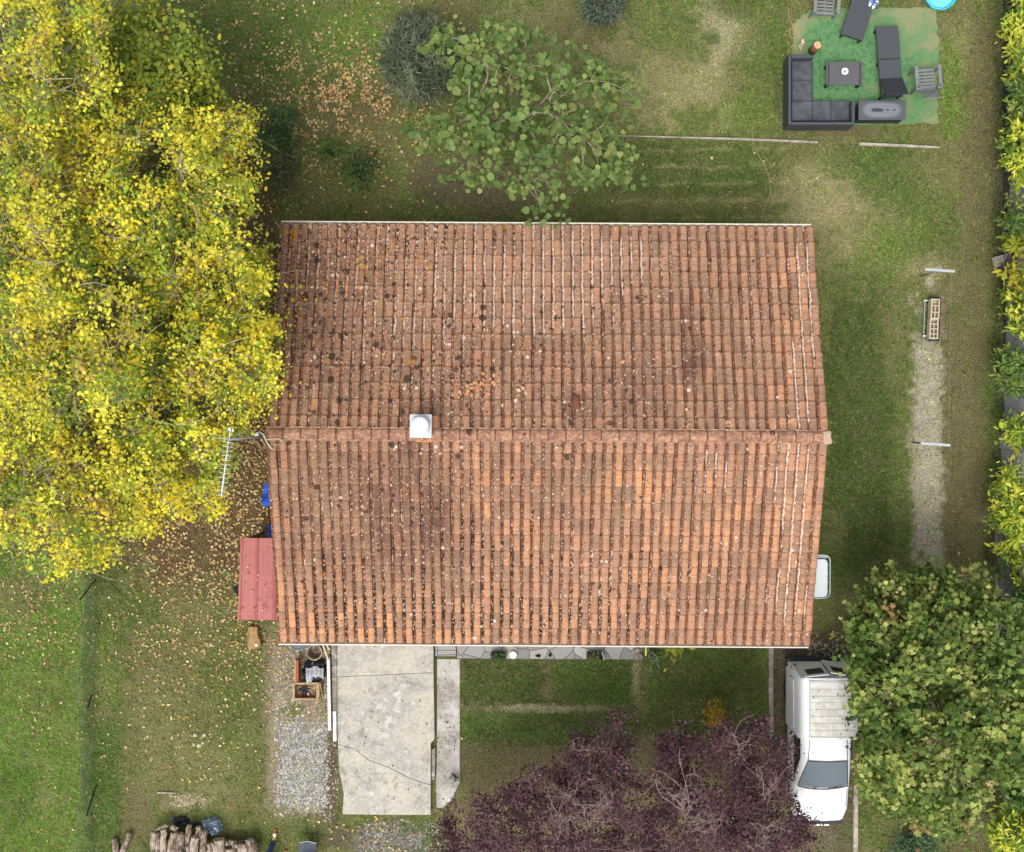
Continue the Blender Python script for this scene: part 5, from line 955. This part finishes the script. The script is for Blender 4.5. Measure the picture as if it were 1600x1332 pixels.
skin('jumper', [(pel+Vector((0,-.03,.12)),.16),(ch,.165),(sl_,.08),(sr_,.08),(el_,.06),(er_,.06),(el_+(wl_-el_)*.9,.045),(er_+(wr_-er_)*.9,.045)], [(0,1),(1,2),(1,3),(2,4),(3,5),(4,6),(5,7)], M_SHIRT, per)
skin('hair', [(hd+Vector((0,-.03,.03)),.09),(hd+Vector((0,-.01,.10)),.085),(hd+Vector((0,-.06,-.02)),.06)], [(0,1),(0,2)], M_HAIR, per, 2)
M_SHO = simple('yellow_shoe', C(226,206,96), .6, .1); M_SOLE = simple('orange_tip', C(206,112,44), .6, .1)
for w_, s in ((wl_, 1), (wr_, -1)):      # palms and five curled fingers, thumb from the side
    for k in range(4): off = Vector((s*(-.03+.02*k), .07, -.005)); L = (.07,.078,.073,.058)[k]; skin('finger', [(w_+Vector((0,.02,0)),.012),(w_+off,.010),(w_+off+Vector((0,L*.6,-.015)),.009),(w_+off+Vector((0,L*.85,-.04)),.007)], [(0,1),(1,2),(2,3)], M_SKIN, per, 1)
    skin('thumb', [(w_+Vector((s*.02,.03,0)),.012),(w_+Vector((s*.05,.06,-.01)),.010),(w_+Vector((s*.055,.09,-.02)),.008)], [(0,1),(1,2)], M_SKIN, per, 1); skin('palm', [(w_,.028),(w_+Vector((0,.06,-.003)),.034)], [(0,1)], M_SKIN, per, 1)
for q_, (dx, dy) in ((al, (.10, 1)), (ar, (.35, 1))):
    v = Vector((dx, dy, 0)).normalized(); sh = skin('shoe', [(q_+Vector((0,0,-.07)),.045),(q_+v*.08+Vector((0,0,-.075)),.05),(q_+v*.17+Vector((0,0,-.085)),.042),(q_+Vector((0,0,.01)),.05)], [(0,1),(1,2),(0,3)], M_SHO, per)
    m = MB(); m.box(tuple(q_+v*.10+Vector((0,0,-.018))), (.075,.07,.03), -math.atan2(dx, dy)); m.build('laces', M_WHITE, per, bevel=.012); m = MB(); m.box(tuple(q_+v*.205+Vector((0,0,-.065))), (.07,.035,.05), -math.atan2(dx, dy)); m.build('toe_cap', M_SOLE, per, bevel=.015)
c0 = pel; t_ = thing('log_seat', 'upright log the person sits on', 'log', (c0.x, c0.y, 0)); m = LMB(); m.lathe([(.2,0),(.19,.36),(.17,.38),(.0,.38)], n=16); m.build('wood', M_BARK, t_)

# ------------------------------------------------------------------ trees and shrubs
def poly_pts(poly, n):
    xs = [p[0] for p in poly]; ys = [p[1] for p in poly]; out = np.zeros((0, 2))
    while len(out) < n:
        x, y = rect_pts(n*2, min(xs), min(ys), max(xs), max(ys)); k = inpoly(poly, x, y); out = np.concatenate([out, np.stack([x[k], y[k]], 1)])
    return out[:n]
def limb(m, a, b, r0, r1, bow=.12, n=6):
    a, b = Vector(a), Vector(b); L = (b-a).length; s = Vector((random.gauss(0, 1), random.gauss(0, 1), random.uniform(-.2, .8))).normalized()*L*bow; pts, rs = [], []
    for i in range(n+1):
        f = i/n; pts.append(a+(b-a)*f+s*math.sin(f*math.pi)+Vector((random.gauss(0, L*.012), random.gauss(0, L*.012), 0))*(0 < i < n)); rs.append(r0+(r1-r0)*f)
    m.tube(pts, rs, 6 if r0 > .03 else 4, False); return pts
def tree(name, label, cat, centres, zc, R, root, nclump, nleaf, spread, size, pal, shape, faces, mat_b, zlo, zhi, group=None, tilt=.55, gap=.42, gsc=30, limbs=9, trunk_r=.14, twigs=1.0, az_out=False, palw=None, bare=0, flat=.5, twr=.012, asp=1.0, cvar=.25, maxd=1.15):
    """centres: clump positions in measured pixels (n,2). Crown dome of radius R (px) around zc = (cx, cy)."""
    g = P(*root); t_ = thing(name, label, cat, (g.x, g.y, 0), 0, group); px, py = centres[:, 0], centres[:, 1]
    keep = N4.fbm(px/gsc+zc[0], py/gsc+zc[1], 3)+rng.random(len(px))*.12 > gap; px, py = px[keep], py[keep]; n = len(px)
    dd = np.clip(np.hypot(px-zc[0], py-zc[1])/R, 0, maxd); dome = np.sqrt(np.clip(1-(dd*.9)**2, .02, 1)); z = zlo+(zhi-zlo)*dome*rng.uniform(flat, 1, n)
    s = (H-z)/F; C0 = np.stack([(px-800)*s, (666-py)*s, z], 1)
    # branches
    m = MB(); hub = Vector((g.x, g.y, zlo*.75)); limb(m, (g.x, g.y, 0), hub, trunk_r, trunk_r*.7, .03); nodes = [hub]; sel = rng.choice(n, min(limbs, n), replace=False)
    for i in sel:
        e = Vector(C0[i])-Vector((0, 0, .25)); pts = limb(m, hub, e, trunk_r*.5, .02, .10, 8); nodes += pts[2:]
        for _ in range(3): q = random.choice(pts[3:]); j = int(np.argmin(np.abs(np.hypot(C0[:, 0]-q.x, C0[:, 1]-q.y)-random.uniform(.4, 1.2)))); nodes += limb(m, q, Vector(C0[j])-Vector((0, 0, .15)), .03, .01, .12, 5)[1:]
    NA = np.array([tuple(q) for q in nodes]); tw = rng.random(n) < twigs
    for i in np.nonzero(tw)[0]:
        d2 = ((NA-C0[i])**2).sum(1); q = nodes[int(np.argmin(d2))]; dv = Vector(C0[i])-q; q2 = q if dv.length < 1.3 else Vector(C0[i])-dv.normalized()*1.0-Vector((0,0,.15)); tip = Vector(C0[i])+Vector((random.gauss(0, .3), random.gauss(0, .3), random.uniform(.0, .2)))*spread*1.6
        limb(m, q2, tip, twr, twr*.35, .12, 4)
        if bare and random.random() < bare:
            for _ in range(4): limb(m, Vector(C0[i]), Vector(C0[i])+Vector((random.gauss(0, .35), random.gauss(0, .35), random.uniform(.05, .35))), twr*.8, twr*.3, .1, 3)
    m.build('trunk', mat_b, t_, smooth=True)
    # leaves
    pal = np.array(pal); base = rng.choice(len(pal), n, p=palw); cc = pal[base]*rng.uniform(1-cvar, 1+cvar, (n, 1)); idx_ = np.repeat(np.arange(n), rng.integers(int(nleaf*.6), int(nleaf*1.4)+1, n)); mm = len(idx_)
    ax_ = rng.uniform(0, 2*np.pi, n)[idx_]; o1, o2 = rng.normal(0, 1.35, mm), rng.normal(0, .7, mm); off = np.stack([o1*np.cos(ax_)-o2*np.sin(ax_), o1*np.sin(ax_)+o2*np.cos(ax_), rng.normal(0, .5, mm)], 1)*spread; pos = C0[idx_]+off
    mixc = rng.random(mm) < .16; col_ = cc[idx_]; col_[mixc] = pal[rng.choice(len(pal), mixc.sum(), p=palw)]; col_ = col_*rng.uniform(.78, 1.2, (mm, 1))
    az = np.arctan2(off[:, 1], off[:, 0])-np.pi/2+rng.normal(0, .4, mm) if az_out else None
    V_, F_, K_ = leaves(pos, size*np.clip(rng.lognormal(0, .28, mm), .5, 1.7), np.clip(col_, 0, .85), shape, faces, tilt, az, asp); V_ = V_-np.array([g.x, g.y, 0]); V_[:, 2] = np.maximum(V_[:, 2], .03)
    np_mesh('crown', V_, F_, LEAF, t_, col=K_); return t_
Y1, Y2, Y3, YG, YD = C(252,236,84,1.25), C(242,220,66,1.15), C(218,214,78,1.12), C(164,188,68,1.08), C(118,146,60)
YP = [(-40,-40),(150,-40),(172,40),(160,90),(180,140),(215,150),(250,165),(330,185),(395,175),(402,250),(390,330),(418,400),(428,470),(430,560),(428,620),(398,640),(372,700),(350,760),(335,800),(280,800),(235,830),(175,835),(165,880),(75,905),(40,880),(-40,860)]
cl = poly_pts(YP, 2700); T = [(40,90),(-10,330),(250,300),(120,560),(330,560),(60,780),(250,720)]
LBL = ['yellow-leaved tree in the top left corner of the garden','yellow-leaved tree at the left edge with pale bare branches showing','yellow tree with a rounded crown left of the upper roof corner','tall yellow tree in the middle of the left grove','yellow tree whose twigs overhang the left edge of the roof','yellow tree at the lower left end of the grove','yellow tree beside the television aerial']
own = np.argmin(np.stack([np.hypot(cl[:, 0]-a, cl[:, 1]-b)+40*N1(cl[:, 0]/40, cl[:, 1]/40) for a, b in T]), 0)
ROOT = [(90,150),(60,360),(290,330),(190,570),(330,600),(130,740),(270,700)]
for i, (a, b) in enumerate(T):
    tree('yellow_tree', LBL[i], 'tree', cl[own == i], (a, b), 215, ROOT[i], 0, 40, .135, .070, [Y1, Y2, Y3, YG, YD, C(204,172,96)], OVAL, OV_F, M_YTWIG, 3.4, (8.2,8.6,7.8,8.8,7.2,7.6,7.0)[i], 'yellow autumn trees left of the house', gap=.455, gsc=36, limbs=18, trunk_r=.13, palw=[.28,.19,.18,.19,.12,.04], flat=.3, twr=.015, asp=1.15, bare=.10, tilt=.75, cvar=.3)
GP = [(165,30),(230,10),(300,50),(330,110),(345,160),(330,190),(250,180),(190,150),(160,90)]
tree('low_green_tree', 'low green and yellow tree behind the top left yellow tree', 'tree', poly_pts(GP, 210), (240,100), 110, (240,110), 0, 24, .17, .095, [C(182,192,72), C(146,166,66), C(228,216,78), C(116,142,62)], OVAL, OV_F, M_YTWIG, 3.0, 5.4, gap=.36, palw=[.35,.3,.15,.2], asp=1.2)
tree('green_understorey_tree', 'dark green sapling crowns under the yellow grove', 'tree', poly_pts([(-20,0),(160,0),(270,200),(320,330),(310,640),(240,760),(60,820),(-20,820)], 330), (170,420), 420, (180,420), 0, 30, .20, .095, [C(118,138,60), C(92,114,52), C(146,152,62)], OVAL, OV_F, M_YTWIG, 1.6, 3.6, gap=.40, gsc=40, palw=[.4,.35,.25], flat=.5, asp=1.2, limbs=14, trunk_r=.08)
# round-leaved tree
CG = [C(134,160,88), C(120,148,80), C(152,172,98,1.05), C(108,138,74), C(160,168,96)]
CP = [(690,100),(672,60),(690,38),(712,50),(745,60),(800,28),(870,62),(935,92),(1003,130),(990,180),(962,205),(985,250),(960,305),(905,300),(868,348),(828,330),(800,292),(745,285),(700,300),(688,240),(640,205),(700,190),(720,150),(690,120)]
tree('round_leaved_tree', 'open green tree with large round leaves above the roof', 'tree', poly_pts(CP, 290), (840,180), 170, (800,215), 0, 10, .15, .125, CG, ROUND, RO_F, M_TWIG, 2.6, 4.6, gap=.475, gsc=24, tilt=.7, palw=[.28,.26,.2,.16,.10], flat=.35, az_out=True, twr=.012, limbs=10, trunk_r=.09, twigs=.5, cvar=.14)
# plane tree lower right
PP = [(1326,968),(1370,908),(1440,892),(1530,895),(1560,940),(1610,965),(1620,1240),(1560,1215),(1530,1240),(1522,1300),(1490,1308),(1448,1290),(1415,1285),(1370,1245),(1345,1240),(1340,1195),(1350,1160),(1362,1135),(1330,1112),(1342,1075),(1318,1060),(1334,1020)]
PG = [C(132,156,76,1.08), C(112,140,66,1.05), C(172,182,98,1.12), C(94,124,58), C(188,190,112,1.12), C(206,168,112)]
tree('plane_tree', 'dense olive-green tree with lobed leaves right of the van', 'tree', poly_pts(PP, 1150), (1465,1100), 190, (1455,1090), 0, 20, .13, .108, PG, LOBED, LO_F, M_TWIG, 2.6, 5.4, gap=.42, gsc=15, tilt=.75, palw=[.27,.24,.17,.21,.09,.02], flat=.3, az_out=True, limbs=12, twigs=.5, trunk_r=.12, cvar=.34)
# purple plums
PU = [C(108,74,82), C(90,60,69), C(124,90,96), C(76,54,61), C(136,108,111)]
Q1 = [(680,1345),(690,1292),(720,1250),(775,1235),(850,1200),(880,1180),(905,1150),(950,1150),(968,1120),(988,1145),(984,1180),(1000,1215),(1010,1260),(1030,1345)]
Q2 = [(1022,1210),(1034,1155),(1070,1140),(1100,1150),(1130,1130),(1165,1140),(1185,1125),(1225,1165),(1240,1180),(1232,1240),(1262,1280),(1275,1345),(1005,1345)]
tree('purple_plum_tree', 'purple-leaved tree nearer the concrete ramp, with a pale tangle of bare twigs', 'tree', poly_pts(Q1, 470), (880,1290), 190, (880,1290), 0, 44, .125, .060, PU, OVAL, OV_F, M_TWIG2, 1.8, 3.9, 'purple-leaved trees at the bottom', gap=.42, gsc=24, palw=[.3,.26,.18,.16,.1], flat=.4, bare=.12, twr=.007, limbs=14, trunk_r=.09)
tree('purple_plum_tree', 'purple-leaved tree touching the left side of the van', 'tree', poly_pts(Q2, 500), (1130,1250), 150, (1120,1275), 0, 44, .125, .060, PU, OVAL, OV_F, M_TWIG2, 1.8, 3.9, 'purple-leaved trees at the bottom', gap=.41, gsc=22, palw=[.3,.26,.18,.16,.1], flat=.4, bare=.14, twr=.007, limbs=14, trunk_r=.09)
# pale bare branches standing out of the plums
M_BARE = simple('bare_twig', C(160,142,132), .85, .25, 9, col2=C(128,108,100))
def bare_branch(t_, base, tips, z, r=.016):
    m = MB(); b = P(*base, z)
    for x, y in tips:
        pts = limb(m, b+Vector((random.gauss(0, .06), random.gauss(0, .06), 0)), P(x+random.gauss(0, 6), y+random.gauss(0, 6), z+.25), r*.8, r*.3, .22, 7)
        for _ in range(7): q = random.choice(pts[1:]); q3 = limb(m, q, q+Vector((random.gauss(0, .22), random.gauss(0, .22), .1)), r*.5, r*.25, .2, 4); limb(m, q3[2], q3[2]+Vector((random.gauss(0, .12), random.gauss(0, .12), .05)), r*.3, r*.2, .2, 3)
    o = m.build('bare_branch', M_BARE, t_, smooth=True)
pt = [o for o in bpy.data.objects if o.name.startswith('purple_plum_tree')]; pt.sort(key=lambda o: o.name)
bare_branch(pt[0], (905,1275), [(862,1248),(870,1270),(885,1285),(900,1262),(918,1278),(872,1282)], 3.7); bare_branch(pt[0], (935,1265), [(958,1238),(925,1250),(942,1245)], 3.7, .012); bare_branch(pt[0], (925,1180), [(898,1158),(905,1175)], 3.4, .01); bare_branch(pt[0], (890,1250), [(862,1222),(905,1215),(895,1235)], 3.7, .011)
bare_branch(pt[1], (1075,1272), [(1032,1205),(1052,1190),(1045,1225),(1070,1215),(1030,1220)], 3.7, .018); bare_branch(pt[1], (1155,1180), [(1170,1155),(1148,1145)], 3.5, .011); bare_branch(pt[1], (1190,1245), [(1180,1200),(1205,1215),(1200,1235)], 3.7, .012); bare_branch(pt[1], (1080,1290), [(1110,1295),(1135,1280),(1120,1300),(1098,1275)], 3.7, .013); bare_branch(pt[1], (1200,1300), [(1165,1280),(1180,1310),(1215,1285)], 3.6, .012)

def shrub(name, label, cat, px, py, r, zt, n, nl, size, pal, shape=LANCE, faces=LA_F, asp=1.0, group=None, ry=None, tilt=.7, spread=None, gap=.2):
    ry = ry or r; pot = name == 'planter_plant'; a = rng.uniform(0, 2*np.pi, n); q = np.sqrt(rng.random(n)); c_ = np.stack([px+r*q*np.cos(a), py+ry*q*np.sin(a)], 1); zt0 = (.34 if pot else .12) if zt < 1 else zt*.35
    base = P(px, py, zt*.6)*1.0; b2 = ((base.x)*F/H+800, 666-base.y*F/H)
    return tree(name, label, cat, c_, (px, py), max(r, ry), b2, 0, nl, spread or .11, size, pal, shape, faces, M_BARK, zt0, zt, group, tilt, gap, 14, min(6, n), .025+.02*zt, .4, True, None, 0, .4, .008, asp)
LG = [C(196,206,74,1.15), C(160,186,68,1.1), C(226,224,90,1.15), C(120,150,62)]; LD = [C(102,138,70), C(86,118,62), C(134,162,78), C(164,174,86)]
HG = 'laurel shrubs of the right hedge'
shrub('laurel_shrub','yellow-green laurel at the very top of the right hedge','shrub',1604,60,30,1.9,70,26,.14,LG,group=HG,ry=95)
shrub('laurel_shrub','yellow-green laurel shrub right of the turf mat level','shrub',1600,235,29,1.9,64,26,.14,LG,group=HG,ry=62)
shrub('laurel_shrub','dark green laurel shrub above the hollow block by the fence','shrub',1592,345,24,1.7,26,26,.14,LD,group=HG,ry=36)
shrub('laurel_shrub','bright yellow laurel shrub touching the hollow block','shrub',1590,410,22,1.8,20,20,.16,[C(220,208,70),C(196,188,60),C(150,164,56)],group=HG,ry=44)
shrub('laurel_shrub','tiny yellow-green laurel sprout in front of the mesh','shrub',1573,462,8,1.0,5,20,.11,LG,group=HG)
shrub('laurel_shrub','rounded dark green laurel shrub in the middle of the mesh fence','shrub',1588,580,28,1.8,40,26,.15,LD,group=HG,ry=34)
shrub('laurel_shrub','yellow-green laurel shrub just above the concrete fence post','shrub',1592,678,22,1.7,26,24,.13,LG,group=HG,ry=24)
shrub('laurel_shrub','large yellow-green laurel shrub below the fence post','shrub',1580,800,30,1.9,70,28,.13,LG,group=HG,ry=72)
shrub('laurel_shrub','small yellow-green laurel shrub at the right edge beside the plane tree','shrub',1598,890,14,1.7,18,22,.13,LG,group=HG,ry=34)
shrub('laurel_shrub','sparse laurel sprout growing through the mesh above the plane tree','shrub',1560,880,8,1.2,8,12,.12,LD,group=HG,ry=24)
shrub('laurel_shrub','yellow laurel shrub in the bottom right corner','shrub',1582,1305,34,2.0,60,26,.14,LG,group=HG,ry=44)
shrub('laurel_shrub','dark green laurel shrub at the right edge under the plane tree','shrub',1596,1240,22,2.0,40,26,.15,LD,group=HG,ry=50)
shrub('laurel_shrub','green laurel shrub between the two topmost yellow-green laurels','shrub',1602,150,24,1.8,40,26,.14,LD,group=HG,ry=40)
shrub('laurel_shrub','yellow-green laurel shrub between the bright yellow shrub and the rounded dark one','shrub',1598,490,14,1.6,20,24,.13,LG,group=HG,ry=40)
shrub('laurel_shrub','dark green laurel strip along the right edge above the plane tree','shrub',1602,945,12,1.8,24,24,.14,LD,group=HG,ry=50)
# dark lavender-like conifer
nd = 170; a = rng.uniform(0, 2*np.pi, nd); q = np.sqrt(rng.random(nd)); cc_ = np.stack([656+56*q*np.cos(a)+14*np.sin(a)*q, 92-66*q*np.sin(a)*.98-18*np.cos(a)*q*-1], 1)
tree('feathery_conifer', 'dark grey-green feathery conifer left of the round-leaved tree', 'tree', cc_, (656,92), 74, (668,115), 0, 46, .12, .15, [C(124,136,106), C(108,120,92), C(146,156,128), C(92,102,78)], LANCE, LA_F, M_BARK, .7, 2.2, gap=.25, tilt=.35, az_out=True, flat=.5, asp=.42, twigs=.3, trunk_r=.06)
shrub('dark_bush','dark green bush under the yellow trees at the upper left','bush',432,200,30,1.0,30,30,.12,[C(102,136,82),C(88,120,72),C(120,150,92)],ry=32)
shrub('dark_bush','low dark green bush just above the upper left roof corner','bush',440,270,28,.8,22,24,.10,[C(108,128,82),C(120,132,86),C(94,112,72)],ry=36)
shrub('sapling','small bright green sapling in the litter between bush and tree','sapling',512,232,14,1.0,7,20,.11,[C(104,144,62),C(86,124,54)])
shrub('sapling','ragged green sapling with a dark heart above the roof','sapling',560,262,24,1.1,18,18,.12,[C(100,136,66),C(80,108,56),C(66,84,50)],ry=30)
shrub('blue_green_bush','blue-green bush cut by the top edge','bush',943,6,28,1.0,30,32,.10,[C(110,128,108),C(94,112,94),C(126,142,120)],ry=30)
shrub('golden_bush','small golden-yellow bush on the front lawn','bush',1123,1116,16,.8,16,30,.085,[C(206,176,60),C(216,150,50),C(176,160,58)],ry=16)
shrub('blue_green_bush','blue-green bush under the plane tree at the bottom edge','bush',1430,1325,34,.8,30,28,.10,[C(92,124,94),C(78,108,80),C(112,142,102)],ry=18)
shrub('lemon_plant','yellow-green potted plant peeping out under the front eaves','plant',1053,1010,15,1.0,8,10,.13,[C(182,184,66),C(150,160,60)],ry=10)
shrub('planter_plant','small green plant growing in the left planter trough','plant',776,1025,6,.6,7,10,.085,[C(96,124,66)],spread=.05); shrub('planter_plant','sparse green plant growing in the right planter trough','plant',928,1026,6,.6,6,9,.075,[C(120,140,70)],spread=.05)
shrub('trailing_plant','thin trailing plant in the right wire plant stand','plant',1022,1026,6,.45,4,7,.09,[C(120,146,110)],spread=.06)
shrub('seedling','low green weeds poking from the concrete path edge','weed',710,1215,6,.15,5,16,.06,[C(70,104,48)],spread=.05)
